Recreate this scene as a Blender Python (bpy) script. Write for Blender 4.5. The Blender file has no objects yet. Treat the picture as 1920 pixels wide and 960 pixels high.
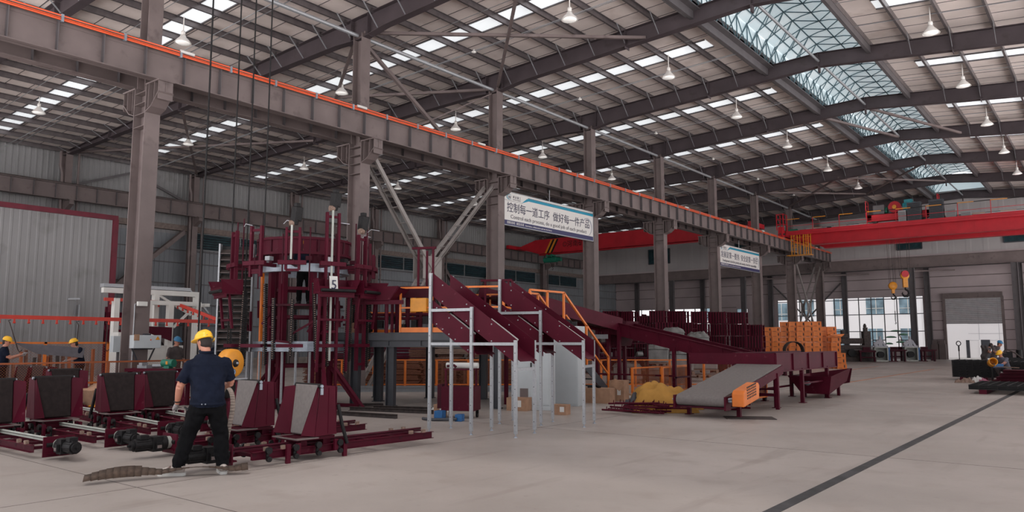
import bpy, bmesh, math, random
from mathutils import Vector, Matrix, Euler, noise
from mathutils.kdtree import KDTree
R = math.radians
random.seed(7)
SC = bpy.context.scene
COL = SC.collection
# ---------------------------------------------------------------- camera
F_PX, PITCH, YAW, CAM_H = 1430.0, math.atan(160 / 1430), math.atan(1140 / math.hypot(1430, 160)), 1.6
cam_d = bpy.data.cameras.new('camera'); cam = bpy.data.objects.new('camera', cam_d); COL.objects.link(cam)
cam_d.sensor_width = 36; cam_d.lens = F_PX / 1920 * 36; cam_d.clip_end = 400
cam.location = (0, 0, CAM_H); cam.rotation_euler = (R(90) + PITCH, 0, YAW)
SC.camera = cam
# ---------------------------------------------------------------- world, sun, exposure
SC.view_settings.view_transform = 'Standard'; SC.view_settings.look = 'None'
SC.view_settings.gamma = 1; SC.view_settings.use_curve_mapping = False
SC.view_settings.exposure = -0.72
SKY, UPLIGHT = (2.15, 2.15, 2.22), (7.6, 7.3, 7.25)
world = bpy.data.worlds.new('sky'); SC.world = world; world.use_nodes = True
wn = world.node_tree; bg = wn.nodes['Background']
bg.inputs['Strength'].default_value = 1.0
_tc = wn.nodes.new('ShaderNodeTexCoord'); _sp = wn.nodes.new('ShaderNodeSeparateXYZ'); _rp = wn.nodes.new('ShaderNodeValToRGB')   # overcast sky above; brighter half below the horizon added to light the ceiling
_mr = wn.nodes.new('ShaderNodeMapRange'); _mr.inputs['From Min'].default_value = -1
wn.links.new(_tc.outputs['Generated'], _sp.inputs[0]); wn.links.new(_sp.outputs['Z'], _mr.inputs['Value']); wn.links.new(_mr.outputs[0], _rp.inputs['Fac'])
_rp.color_ramp.elements[0].position = .49; _rp.color_ramp.elements[0].color = (*UPLIGHT, 1); _rp.color_ramp.elements[1].position = .52; _rp.color_ramp.elements[1].color = (*SKY, 1)
wn.links.new(_rp.outputs['Color'], bg.inputs['Color'])
sd = bpy.data.lights.new('sun', 'SUN'); sd.energy = 1.2; sd.angle = R(3); sd.color = (1, .95, .88)
sun = bpy.data.objects.new('sun', sd); COL.objects.link(sun)
sun.rotation_euler = Vector((-0.35, 0.62, -1.15)).to_track_quat('-Z', 'Y').to_euler(); sun.location = (0, 0, 40)
ROOFLIGHT = 1.12      # radiance of the daylight coming through the translucent roof sheets
LAMP_W = 270.0        # watts of each high bay lamp

# ---------------------------------------------------------------- materials
MATS = {}
def mat(name, col, rough=.6, metal=0., var=.12, scale=3., bump=0., bscale=40., emit=0., col2=None, dirt=None, alpha=None, stretch=None, spec=.5):
    m = bpy.data.materials.new(name); m.use_nodes = True; nt = m.node_tree; n = nt.nodes; l = nt.links
    b = n['Principled BSDF']; b.inputs['Roughness'].default_value = rough; b.inputs['Metallic'].default_value = metal; b.inputs['Specular IOR Level'].default_value = spec
    tc = n.new('ShaderNodeTexCoord'); src = tc.outputs['Object']
    if stretch:
        mp = n.new('ShaderNodeMapping'); mp.inputs['Scale'].default_value = stretch; l.new(src, mp.inputs['Vector']); src = mp.outputs[0]
    nz = n.new('ShaderNodeTexNoise'); nz.inputs['Scale'].default_value = scale; nz.inputs['Detail'].default_value = 5
    l.new(src, nz.inputs['Vector'])
    rp = n.new('ShaderNodeValToRGB'); c2 = col2 or tuple(c * (1 - var * 2) for c in col); c1 = tuple(min(1, c * (1 + var)) for c in col)
    rp.color_ramp.elements[0].position = .3; rp.color_ramp.elements[1].position = .7
    rp.color_ramp.elements[0].color = (*c2, 1); rp.color_ramp.elements[1].color = (*c1, 1)
    l.new(nz.outputs['Fac'], rp.inputs['Fac']); out = rp.outputs['Color']
    if dirt:
        n2 = n.new('ShaderNodeTexNoise'); n2.inputs['Scale'].default_value = dirt[1]; n2.inputs['Detail'].default_value = 8
        l.new(tc.outputs['Object'], n2.inputs['Vector'])
        r2 = n.new('ShaderNodeValToRGB'); r2.color_ramp.elements[0].position = dirt[2]; r2.color_ramp.elements[1].position = dirt[2] + .12
        l.new(n2.outputs['Fac'], r2.inputs['Fac'])
        mx = n.new('ShaderNodeMixRGB'); mx.inputs['Color2'].default_value = (*dirt[0], 1)
        l.new(r2.outputs['Color'], mx.inputs['Fac']); l.new(out, mx.inputs['Color1']); out = mx.outputs['Color']
    l.new(out, b.inputs['Base Color'])
    if emit:
        l.new(out, b.inputs['Emission Color']); b.inputs['Emission Strength'].default_value = emit
    if bump:
        nb = n.new('ShaderNodeTexNoise'); nb.inputs['Scale'].default_value = bscale; nb.inputs['Detail'].default_value = 4
        l.new(tc.outputs['Object'], nb.inputs['Vector'])
        bp = n.new('ShaderNodeBump'); bp.inputs['Strength'].default_value = bump; bp.inputs['Distance'].default_value = .02
        l.new(nb.outputs['Fac'], bp.inputs['Height']); l.new(bp.outputs['Normal'], b.inputs['Normal'])
    if alpha is not None:
        b.inputs['Alpha'].default_value = alpha
    MATS[name] = m
    return m
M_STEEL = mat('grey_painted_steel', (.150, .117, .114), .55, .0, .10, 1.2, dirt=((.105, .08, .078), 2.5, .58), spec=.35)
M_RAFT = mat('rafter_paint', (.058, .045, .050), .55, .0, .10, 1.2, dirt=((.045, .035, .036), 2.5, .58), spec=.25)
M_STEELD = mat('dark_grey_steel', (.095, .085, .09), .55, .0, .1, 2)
M_DECK = mat('roof_deck', (.74, .65, .61), .7, 0, .08, .6, dirt=((.60, .51, .47), .9, .55))
M_PURLIN = mat('purlin_zinc', (.17, .15, .155), .38, .6, .1, 4)
M_WALLW = mat('off_white_cladding', (.24, .235, .24), .6, 0, .05, .5, dirt=((.19, .185, .185), .8, .6))
M_WALLB = mat('blue_grey_cladding', (.19, .20, .22), .6, 0, .07, .5)
M_WALLD = mat('dark_mauve_cladding', (.42, .35, .355), .7, 0, .07, .5)
M_GABLE = mat('gable_panel', (.36, .335, .335), .7, 0, .05, .4)
M_LEDGE = mat('dusty_ledge', (.20, .155, .14), .9, 0, .15, 6, bump=.3, bscale=14)
M_MAROON = mat('maroon_paint', (.070, .0046, .0150), .5, 0, .10, 2.0, spec=.12, dirt=((.14, .04, .055), 7, .66))
M_MAROOND = mat('dark_maroon_paint', (.05, .005, .013), .55, 0, .12, 3.0, spec=.15)
M_RED = mat('crane_red', (.42, .014, .024), .45, 0, .08, 1.5, spec=.3)
M_REDO = mat('rail_red', (.50, .035, .02), .45, 0, .08, 3)
M_ORANGE = mat('orange_paint', (.68, .17, .02), .45, 0, .08, 4)
M_ORED = mat('conductor_orange', (.75, .10, .03), .4, 0, .06, 1)
M_AMBER = mat('amber_paint', (.62, .24, .01), .45, 0, .08, 6, dirt=((.35, .14, .03), 14, .68))
M_YEL = mat('helmet_yellow', (.85, .46, .02), .3, 0, .04, 8, dirt=((.18, .07, .03), 9, .70))
M_GALV = mat('galvanised_steel', (.34, .35, .37), .45, .45, .06, 30)
M_ZINC = mat('bright_zinc', (.30, .33, .38), .4, .6, .10, 6)
M_BELT = mat('black_rubber_belt', (.020, .014, .014), .8, 0, .15, 14, bump=.15, bscale=220, spec=.2)
M_BELTG = mat('grey_fabric_belt', (.17, .15, .145), .85, 0, .07, 20, bump=.25, bscale=260)
M_BLACK = mat('black_casting', (.010, .009, .010), .5, 0, .3, 20, spec=.25, bump=.2, bscale=60)
M_IRON = mat('rusty_dark_iron', (.05, .035, .032), .7, 0, .3, 9, bump=.3, bscale=60)
M_ANTHR = mat('anthracite_paint', (.040, .042, .052), .5, 0, .1, 4)
M_WHITE = mat('white_paint', (.62, .61, .58), .5, 0, .04, 2)
M_CREAM = mat('cream_rod', (.36, .37, .34), .45, 0, .06, 5)
M_CAB = mat('cabinet_grey', (.43, .46, .48), .45, 0, .03, 2)
M_GREEN = mat('machine_green', (.01, .16, .10), .5, 0, .15, 6)
M_TEAL = mat('teal_motor', (.03, .28, .33), .45, 0, .15, 6)
M_CARD = mat('cardboard', (.33, .19, .12), .9, 0, .1, 7)
M_WOOD = mat('old_wood', (.24, .16, .125), .9, 0, .25, 5, stretch=(1, 14, 14))
M_WRAP = mat('plastic_wrap', (.17, .165, .16), .35, 0, .2, 3, bump=.4, bscale=9)
M_TARP = mat('ochre_tarpaulin', (.38, .195, .045), .8, 0, .10, 4, bump=.3, bscale=20, spec=.2)
M_GLASSD = mat('dark_glass', (.02, .05, .06), .15, 0, .2, 3)
M_ORANGED = mat('worn_dark_orange', (.30, .075, .02), .6, 0, .1, 5)
M_PLATE = mat('pale_strap', (.26, .21, .18), .9, 0, .15, 9)
M_LAMP = mat('lamp_enamel', (.72, .69, .66), .4, 0, .03, 3)
M_LENS = mat('lamp_lens', (1, .97, .93), .3, 0, .01, 3, emit=.5)
M_SKYL = mat('translucent_roof_sheet', (.92, .96, 1.0), .5, 0, .03, 2.5, emit=ROOFLIGHT, stretch=(.4, 6, 1))
M_SKYM = mat('ridge_glazing', (.66, .72, .74), .4, 0, .0, .55, emit=.85, col2=(.50, .60, .64), stretch=(.6, 2.2, 1))
M_CONC = None
M_SKIN = mat('skin', (.46, .20, .135), .55, 0, .07, 9)
M_NAVY = mat('navy_cloth', (.007, .010, .022), .9, 0, .15, 5, bump=.9, bscale=9, spec=.15)
M_BCLOTH = mat('black_cloth', (.004, .004, .005), .95, 0, .2, 5, bump=.9, bscale=9, spec=.15)
M_GCLOTH = mat('grey_brown_cloth', (.07, .055, .055), .9, 0, .2, 5, bump=.9, bscale=9)
M_GLOVE = mat('cotton_glove', (.30, .27, .27), .9, 0, .25, 30, bump=.4, bscale=90)
M_SHOE = mat('worn_white_shoe', (.42, .37, .34), .8, 0, .1, 14, dirt=((.10, .06, .05), 16, .54))
M_HAIR = mat('dark_hair', (.02, .013, .012), .8, 0, .2, 60)
M_BLUE = mat('helmet_blue', (.02, .16, .32), .4, 0, .06, 8)
M_INK = mat('ink_navy', (.012, .012, .045), .6, 0, 0, 3)
M_CYAN = mat('sign_cyan', (.0, .22, .34), .5, 0, 0, 3)
M_SIGNW = mat('sign_white', (.62, .60, .58), .5, 0, .01, 3)
M_GREYP = mat('pale_grey_print', (.40, .40, .44), .6, 0, 0, 3)
M_PAPER = mat('paper_white', (.60, .59, .57), .8, 0, .02, 3)
M_STRAP = mat('woven_strap', (.085, .055, .04), .95, 0, .15, 22, bump=.5, bscale=150)
M_BLU2 = mat('blue_plastic', (.01, .10, .28), .4, 0, .1, 6)
M_EXITG = mat('exit_green', (.15, .75, .2), .5, 0, 0, 3, emit=.25)
M_MESHO = mat('expanded_mesh_orange', (.30, .08, .025), .6, 0, .1, 6)
M_RUSTW = mat('rust_brown_timber', (.17, .075, .05), .9, 0, .35, 4, stretch=(14, 1, 14))
M_FACADE = mat('white_facade', (.86, .85, .86), .8, 0, .02, .3)
M_FWIN = mat('facade_window_blue', (.20, .30, .36), .2, 0, .3, .9)
M_LEAF = mat('pine_green', (.03, .09, .05), .9, 0, .2, 6)

# ---------------------------------------------------------------- mesh builder
class MB:
    def __init__(s): s.v = []; s.f = []; s.m = []; s.sm = []; s.cur = 0; s.pc = []
    def add(s, vs, fs, smooth=False):
        o = len(s.v); s.v += [tuple(v) for v in vs]; s.pc.append((o, len(s.v), len(s.f), len(s.f) + len(fs)))
        for f in fs: s.f.append([i + o for i in f]); s.m.append(s.cur); s.sm.append(smooth)
        return s
    def use(s, i): s.cur = i; return s
    def box(s, c, d, rot=None, taper=1.):
        x, y, z = d[0] / 2, d[1] / 2, d[2] / 2
        vs = [Vector((sx * x * (taper if sz > 0 else 1), sy * y * (taper if sz > 0 else 1), sz * z)) for sz in (-1, 1) for sy in (-1, 1) for sx in (-1, 1)]
        if rot is not None: vs = [rot @ v for v in vs]
        c = Vector(c)
        return s.add([v + c for v in vs], [(0, 2, 3, 1), (4, 5, 7, 6), (0, 1, 5, 4), (2, 6, 7, 3), (0, 4, 6, 2), (1, 3, 7, 5)])
    def b6(s, x0, x1, y0, y1, z0, z1): return s.box(((x0 + x1) / 2, (y0 + y1) / 2, (z0 + z1) / 2), (abs(x1 - x0), abs(y1 - y0), abs(z1 - z0)))
    def frame(s, p, q, up=(0, 0, 1)):
        p, q = Vector(p), Vector(q); d = (q - p); L = d.length; d = d / L; up = Vector(up)
        if abs(d.dot(up)) > .98: up = Vector((0, 1, 0)) if abs(d.y) < .9 else Vector((1, 0, 0))
        sd_ = d.cross(up).normalized(); u = sd_.cross(d).normalized()
        return p, q, L, d, sd_, u
    def bar(s, p, q, w, h, up=(0, 0, 1)):
        p, q, L, d, sd_, u = s.frame(p, q, up)
        vs = [e + sd_ * a * w / 2 + u * b * h / 2 for e in (p, q) for a, b in ((-1, -1), (1, -1), (1, 1), (-1, 1))]
        return s.add(vs, [(3, 2, 1, 0), (4, 5, 6, 7), (0, 1, 5, 4), (1, 2, 6, 5), (2, 3, 7, 6), (3, 0, 4, 7)])
    def ibeam(s, p, q, w, h, tf=.02, tw=.012, up=(0, 0, 1)):
        p, q, L, d, sd_, u = s.frame(p, q, up)
        s.bar(p, q, tw, h - tf, up)
        s.bar(p + u * (h / 2 - tf / 2), q + u * (h / 2 - tf / 2), w, tf, up); s.bar(p - u * (h / 2 - tf / 2), q - u * (h / 2 - tf / 2), w, tf, up)
        return s
    def chan(s, p, q, w, h, t=.012, side=1, up=(0, 0, 1)):
        p, q, L, d, sd_, u = s.frame(p, q, up); o = sd_ * side * w / 2
        s.bar(p - o, q - o, t, h, up); s.bar(p + u * (h - t) / 2, q + u * (h - t) / 2, w, t, up); s.bar(p - u * (h - t) / 2, q - u * (h - t) / 2, w, t, up)
        return s
    def tube(s, pts, r, n=8, closed=False, caps=True):
        pts = [Vector(p) for p in pts]; rs = r if isinstance(r, list) else [r] * len(pts); rings = []; pu = None
        for i, p in enumerate(pts):
            a = pts[i - 1] if (i or closed) else p; b = pts[(i + 1) % len(pts)] if (i < len(pts) - 1 or closed) else p
            d = (b - a).normalized()
            u = Vector((0, 0, 1)) if pu is None else pu
            if abs(d.dot(u)) > .95: u = Vector((0, 1, 0)) if abs(d.y) < .8 else Vector((1, 0, 0))
            x = d.cross(u).normalized(); y = x.cross(d).normalized(); pu = y
            rr = rs[i] if isinstance(rs[i], tuple) else (rs[i], rs[i])
            rings.append([p + x * math.cos(2 * math.pi * k / n) * rr[0] + y * math.sin(2 * math.pi * k / n) * rr[1] for k in range(n)])
        vs = [v for ring in rings for v in ring]; fs = []; m = len(rings)
        for i in range(m if closed else m - 1):
            j = (i + 1) % m
            for k in range(n): fs.append((i * n + k, i * n + (k + 1) % n, j * n + (k + 1) % n, j * n + k))
        s.add(vs, fs, True)
        if caps and not closed: s.add(rings[0], [tuple(range(n))[::-1]]); s.add(rings[-1], [tuple(range(n))])
        return s
    def cyl(s, p, q, r, n=12): return s.tube([p, q], r, n)
    def lathe(s, prof, c=(0, 0, 0), n=20, axis='Z', ax=None):
        c = Vector(c); vs = []; fs = []
        if ax is None: ax = {'Z': (0, 0, 1), 'X': (1, 0, 0), 'Y': (0, 1, 0)}[axis]
        q = Vector((0, 0, 1)).rotation_difference(Vector(ax))
        for r_, z in prof:
            for k in range(n): a = 2 * math.pi * k / n; vs.append(c + q @ Vector((r_ * math.cos(a), r_ * math.sin(a), z)))
        for i in range(len(prof) - 1):
            for k in range(n): fs.append((i * n + k, i * n + (k + 1) % n, (i + 1) * n + (k + 1) % n, (i + 1) * n + k))
        s.add(vs, fs, True)
        if prof[0][0] > 1e-4: s.add(vs[:n], [tuple(range(n))[::-1]])
        if prof[-1][0] > 1e-4: s.add(vs[-n:], [tuple(range(n))])
        return s
    def prism(s, poly, off):
        off = Vector(off); a = [Vector(p) for p in poly]; n = len(a)
        fs = [tuple(range(n))[::-1], tuple(range(n, 2 * n))] + [(i, (i + 1) % n, n + (i + 1) % n, n + i) for i in range(n)]
        return s.add(a + [p + off for p in a], fs)
    def ribbed(s, o, u, v, L, H, pitch=.3, depth=.03, th=.02):
        # ribbed sheet: runs L along u, H along v, ribs stand along v and stick out along n
        o, u, v = Vector(o), Vector(u), Vector(v); n_ = u.cross(v); x = 0; prof = []
        while x < L - 1e-6:
            for dx, d in ((0, 0), (pitch * .62, 0), (pitch * .70, depth), (pitch * .92, depth)):
                if x + dx < L: prof.append((x + dx, d))
            x += pitch
        prof.append((L, 0)); k = len(prof)
        vs = [o + u * a + n_ * d for a, d in prof] + [o + u * a + n_ * d + v * H for a, d in prof]
        vs += [o + u * 0 - n_ * th, o + u * L - n_ * th, o + u * L - n_ * th + v * H, o - n_ * th + v * H]
        fs = [(i, i + 1, k + i + 1, k + i) for i in range(k - 1)] + [(2 * k, 2 * k + 3, 2 * k + 2, 2 * k + 1), (0, k, 2 * k + 3, 2 * k), (k - 1, 2 * k + 1, 2 * k + 2, 2 * k - 1)]
        return s.add(vs, fs)
    def mesh(s, name, mats):
        me = bpy.data.meshes.new(name); me.from_pydata(s.v, [], s.f)
        for m in (mats if isinstance(mats, (list, tuple)) else [mats]): me.materials.append(m)
        me.polygons.foreach_set('material_index', s.m); me.polygons.foreach_set('use_smooth', s.sm)
        bm = bmesh.new(); bm.from_mesh(me); bmesh.ops.recalc_face_normals(bm, faces=bm.faces); bm.to_mesh(me); bm.free()
        me.update(); return me

def tag(o, label=None, cat=None, group=None, kind=None):
    if label: o['label'] = label
    if cat: o['category'] = cat
    if group: o['group'] = group
    if kind: o['kind'] = kind
    return o
def thing(name, label, cat, loc=(0, 0, 0), rz=0, group=None, kind=None):
    o = bpy.data.objects.new(name, None); COL.objects.link(o); o.location = loc; o.rotation_euler = (0, 0, rz); o.empty_display_size = .1
    return tag(o, label, cat, group, kind)
KEEP = set('english_line headline footer_line company_name girt kerb sheet_seam sag_rod rooflight_rim lattice mesh_panel mesh_side mesh_back mesh_grille vent louvre louvre_vent panel_joint bolt_hole packing bench_clutter eyes foliage shutter_curtain coil_ring edge_strip hazard_stripe dusty_ledge stripe_line flap window_frame window_bar sticker_ring web_line lamp_ring railing machine_frame gantry'.split())
def clusters(mb):
    # pieces of one builder that do not touch one another, for parts that are really several parts
    B = []
    for a, b, _, _ in mb.pc:
        q = mb.v[a:b]; B.append([min(p[i] for p in q) - .003 for i in range(3)] + [max(p[i] for p in q) + .003 for i in range(3)])
    n_ = len(B); root = list(range(n_))
    def find(i):
        while root[i] != i: i = root[i]
        return i
    for i in range(n_):
        for j_ in range(i + 1, n_):
            a, b = B[i], B[j_]
            if all(a[k] <= b[k + 3] and b[k] <= a[k + 3] for k in range(3)): root[find(j_)] = find(i)
    out = {}
    for i in range(n_): out.setdefault(find(i), []).append(i)
    return list(out.values())
def sub_mb(mb, idx):
    m = MB()
    for i in idx:
        a, b, fa, fb = mb.pc[i]; o = len(m.v); m.v += mb.v[a:b]
        for k in range(fa, fb): m.f.append([v - a + o for v in mb.f[k]]); m.m.append(mb.m[k]); m.sm.append(mb.sm[k])
    m.pc = [(0, len(m.v), 0, len(m.f))]
    return m
def part(name, mb, mats, parent, label=None, loc=None, kind=None, bevel=0):
    if isinstance(mb, MB) and parent is not None and name not in KEEP and 1 < len(mb.pc) <= 60:
        cs = clusters(mb)
        if 1 < len(cs) <= (50 if name == 'bar_clip' else 16):
            obs = [part(name, sub_mb(mb, c), mats, parent, label, loc, kind, bevel) for c in cs]
            return obs[0]
    me = mb.mesh(name, mats) if isinstance(mb, MB) else mb
    o = bpy.data.objects.new(name, me); COL.objects.link(o); o.parent = parent
    if loc: o.location = loc
    if label: o['label'] = label
    if kind: o['kind'] = kind
    if bevel:
        md = o.modifiers.new('bevel', 'BEVEL'); md.width = bevel; md.segments = 2; md.limit_method = 'ANGLE'
    return o
def solo(name, mb, mats, label, cat, loc=(0, 0, 0), rz=0, group=None, kind=None, bevel=0):
    o = part(name, mb, mats, None, bevel=bevel); o.location = loc; o.rotation_euler = (0, 0, rz)
    return tag(o, label, cat, group, kind)
def struct(name, mb, mats, label=None, parent=None):
    o = part(name, mb, mats, parent)
    if parent is None: o['kind'] = 'structure'; o['label'] = label or name.replace('_', ' '); o['category'] = name.split('_')[0]
    return o
KIDS = {}
def dup(root, loc, rz=None, label=None, group=None, rot=None):
    r = root.copy(); COL.objects.link(r); r.location = loc
    if rz is not None: r.rotation_euler = (0, 0, rz)
    if rot is not None: r.rotation_euler = rot
    if label: r['label'] = label
    if group: r['group'] = group
    for ch in KIDS.setdefault(root.name, list(root.children)):
        c = ch.copy(); COL.objects.link(c); c.parent = r
        for g in KIDS.setdefault(ch.name, list(ch.children)):
            d = g.copy(); COL.objects.link(d); d.parent = c
    return r
ORD = ['first', 'second', 'third', 'fourth', 'fifth', 'sixth', 'seventh', 'eighth', 'ninth', 'tenth', 'eleventh', 'twelfth', 'thirteenth', 'fourteenth', 'fifteenth', 'sixteenth', 'seventeenth', 'eighteenth', 'nineteenth', 'twentieth', 'twenty-first', 'twenty-second', 'twenty-third', 'twenty-fourth', 'twenty-fifth', 'twenty-sixth', 'twenty-seventh', 'twenty-eighth']
def text_mesh(s, size, ext=.004, align='LEFT', sx=1.):
    cu = bpy.data.curves.new('lettering', 'FONT'); cu.body = s; cu.size = size; cu.extrude = ext; cu.align_x = align; cu.resolution_u = 3
    o = bpy.data.objects.new('lettering', cu); COL.objects.link(o)
    dg = bpy.context.evaluated_depsgraph_get(); me = bpy.data.meshes.new_from_object(o.evaluated_get(dg))
    bpy.data.objects.remove(o); me.transform(Matrix.Diagonal((sx, 1, 1, 1)))
    return me
def put_text(name, s, size, m, parent, mtx, sx=1., align='LEFT', width=None):
    me = text_mesh(s, size, align=align, sx=sx)
    if width:
        xs = [v.co.x for v in me.vertices]; w = (max(xs) - min(xs)) if xs else 1; me.transform(Matrix.Diagonal((width / w, 1, 1, 1)))
    me.transform(mtx); me.materials.clear(); me.materials.append(m)
    o = bpy.data.objects.new(name, me); COL.objects.link(o); o.parent = parent
    return o

# ================================================================ THE HALL
XA, XW, XR, YS = -20.5, -46.0, -9.1, [9.74 + 7.5 * i for i in range(-3, 9)]   # crane column row, left wall, ridge, frame lines
YG, YB = 70.2, 77.7                                                            # gable line, back wall of the low annex
XE = 8.0
def roof_z(x): return 13.85 - (.042 * (XR - x) if x < XR else .088 * (x - XR))
def low_z(x):                                                                  # underside of the rafters
    if x > XR: return 13.05 - .10 * (x - XR)
    d = XR - x
    return 13.05 - .055 * min(d, 12) - .02 * max(0, d - 12)
# floor
fm = bpy.data.materials.new('concrete_floor'); fm.use_nodes = True; nt = fm.node_tree; n = nt.nodes; l = nt.links
b = n['Principled BSDF']; tc = n.new('ShaderNodeTexCoord')
def nz(scale, detail=6, vec=None):
    t = n.new('ShaderNodeTexNoise'); t.inputs['Scale'].default_value = scale; t.inputs['Detail'].default_value = detail
    l.new(vec or tc.outputs['Object'], t.inputs['Vector']); return t.outputs['Fac']
def ramp(fac, p0, c0, p1, c1):
    t = n.new('ShaderNodeValToRGB'); t.color_ramp.elements[0].position = p0; t.color_ramp.elements[1].position = p1
    t.color_ramp.elements[0].color = (*c0, 1); t.color_ramp.elements[1].color = (*c1, 1); l.new(fac, t.inputs['Fac']); return t.outputs['Color']
def mixc(fac, a, c, mode='MIX'):
    t = n.new('ShaderNodeMixRGB'); t.blend_type = mode
    for k, v in (('Fac', fac), ('Color1', a), ('Color2', c)):
        if isinstance(v, (int, float)): t.inputs[k].default_value = v
        elif isinstance(v, tuple): t.inputs[k].default_value = (*v, 1)
        else: l.new(v, t.inputs[k])
    return t.outputs['Color']
c = ramp(nz(.25), .35, (.30, .262, .24), .68, (.40, .35, .325))
c = mixc(ramp(nz(1.7, 8), .56, (0, 0, 0), .72, (.55, .55, .55)), c, (.27, .225, .20))
mp = n.new('ShaderNodeMapping'); mp.inputs['Scale'].default_value = (2.4, .25, 1); mp.inputs['Rotation'].default_value = (0, 0, .5); l.new(tc.outputs['Object'], mp.inputs['Vector'])
c = mixc(ramp(nz(1.2, 8, mp.outputs[0]), .60, (0, 0, 0), .70, (.45, .45, .45)), c, (.24, .20, .18))
c = mixc(ramp(nz(9, 8), .62, (0, 0, 0), .75, (.5, .5, .5)), c, (.24, .20, .18))
l.new(c, b.inputs['Base Color'])
rr = ramp(nz(.6, 6), .35, (.38, .38, .38), .7, (.62, .62, .62)); l.new(rr, b.inputs['Roughness'])
bp = n.new('ShaderNodeBump'); bp.inputs['Strength'].default_value = .12; bp.inputs['Distance'].default_value = .01; l.new(nz(25, 8), bp.inputs['Height']); l.new(bp.outputs['Normal'], b.inputs['Normal'])
struct('floor', MB().b6(-46.3, 8.6, -2.5, YB + .2, -.3, 0), fm, 'dusty worn concrete factory floor')
M_JOINT = mat('saw_cut', (.12, .10, .09), .9, 0, .1, 3); M_BLINE = mat('black_floor_tape', (.035, .033, .036), .6, 0, .3, 5); M_OLINE = mat('faded_orange_line', (.50, .22, .12), .8, 0, .2, 2)
j = MB()
for x in (-26.5, -14.5, -8.6, 3.2): j.b6(x - .006, x + .006, -2.4, YB, 0, .0015)
for y in (4.2, 11.7, 19.2, 26.7, 34.2, 41.7, 49.2, 56.7): j.b6(-45.9, 4.1, y - .006, y + .006, 0, .0015)
struct('trim_1', j, M_JOINT, 'thin sawn joints in the concrete floor')
solo('floor_tape', MB().b6(-2.75, -2.62, -2, 30.5, 0, .006), M_BLINE, 'long black strip taped along the floor at the right', 'tape')
solo('painted_line', MB().bar((-8.45, 30.6, .002), (-8.55, 50, .002), .13, .004), M_OLINE, 'faded orange line painted across the open floor', 'floor line')
solo('painted_line', MB().bar((-11.9, 44, .002), (-12.4, 54, .002), .12, .004), M_OLINE, 'faded orange line painted beside the orange brackets', 'floor line')
solo('ground_outside', MB().b6(-60, 40, YB + .2, 120, -.3, -.02), mat('yard_concrete', (.45, .43, .41), .9), 'pale concrete yard outside the far door', 'ground', kind='structure')

# left wall
w = MB(); w.ribbed((XW, -14, 0), (0, 1, 0), (0, 0, 1), YB + 14, 8.3, .3, .03, .25)
wl = struct('wall_left', w, M_WALLB, 'left long wall of ribbed cladding')
w = MB(); w.ribbed((XW, -14, 8.3), (0, 1, 0), (0, 0, 1), YB + 14, 4.15, .3, .03, .25)
struct('upper_cladding', w, M_WALLW, parent=wl)
w = MB(); w.b6(XW + .03, XW + .35, -13, YG, 8.5, 8.85)
struct('dusty_ledge', w, M_LEDGE, parent=wl)
w = MB()
for z in (1.3, 2.6, 3.9, 5.2, 6.5, 7.3): w.b6(XW + .03, XW + .10, -13, YB, z - .03, z + .03)
struct('girt', w, M_STEELD, parent=wl)
w = MB().b6(XW + .03, XW + .3, -13, YB, 0, .5); struct('kerb', w, mat('kerb_concrete', (.28, .24, .22), .9), parent=wl)
k = 0
for i, y in enumerate(YS[:-1]):
    if y < 24: continue
    k += 1
    t = thing('window_%d' % k, None, None, (XW + .1, y + 3.75, 7.45)); t['kind'] = 'structure'; t['label'] = 'dark louvred window strip high on the left wall, %s from the left' % ORD[k - 1]; t['category'] = 'window'
    part('window_opening', MB().b6(-.06, .0, -3.2, 3.2, 0, 1.0), M_GLASSD, t)
    f = MB().b6(0, .06, -3.25, 3.25, -.06, 0).b6(0, .06, -3.25, 3.25, 1.0, 1.06)
    for yy in (-3.22, 0, 3.22): f.b6(0, .07, yy - .03, yy + .03, 0, 1)
    part('window_frame', f, M_WALLW, t)
    f = MB()
    for q in range(6): f.box((.03, 0, .09 + q * .16), (.10, 6.3, .015), Matrix.Rotation(.6, 3, 'Y'))
    part('louvre', f, M_ANTHR, t)
w = MB(); w.ribbed((XW, YG + .25, 8.55), (1, 0, 0), (0, 0, 1), 60, 5.3, 1.2, .012, .25)
wg = struct('wall_end', w, M_GABLE, 'pale upper gable wall across the far end')
struct('gable_fascia', MB().prism([(-46, YG - .12, 12.1), (-12.3, YG - .12, 12.3), (-12.3, YG - .12, 13.8), (-46, YG - .12, 13.0)], (0, .1, 0)), M_STEELD, parent=wg)  # added dark band, stands in for the unlit roof end above the crane
NWIN = k
for cx, cz, ww, hh, lab in ((-36.5, 10.25, 2.4, 1.5, 'dark square window in the far gable behind the grey columns'), (-27.0, 10.3, 2.8, 1.5, 'dark window in the far gable behind the hanging sign'), (-13.3, 9.55, 1.9, .6, 'low dark window in the far gable above the crane hooks'), (-5.2, 9.6, 2.8, .6, 'low dark window in the far gable at the right edge')):
    NWIN += 1
    t = thing('window_%d' % NWIN, lab, 'window', (cx, YG + .2, cz), kind='structure')
    part('window_pane', MB().b6(-ww / 2, ww / 2, -.02, .02, -hh / 2, hh / 2), M_GLASSD, t)
    f = MB()
    for a in (-1, 1): f.b6(a * ww / 2 - .04, a * ww / 2 + .04, -.06, .03, -hh / 2, hh / 2).b6(-ww / 2, ww / 2, -.06, .03, a * hh / 2 - .04, a * hh / 2 + .04)
    f.b6(-.03, .03, -.05, .03, -hh / 2, hh / 2)
    part('window_frame', f, M_ANTHR, t)
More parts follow.
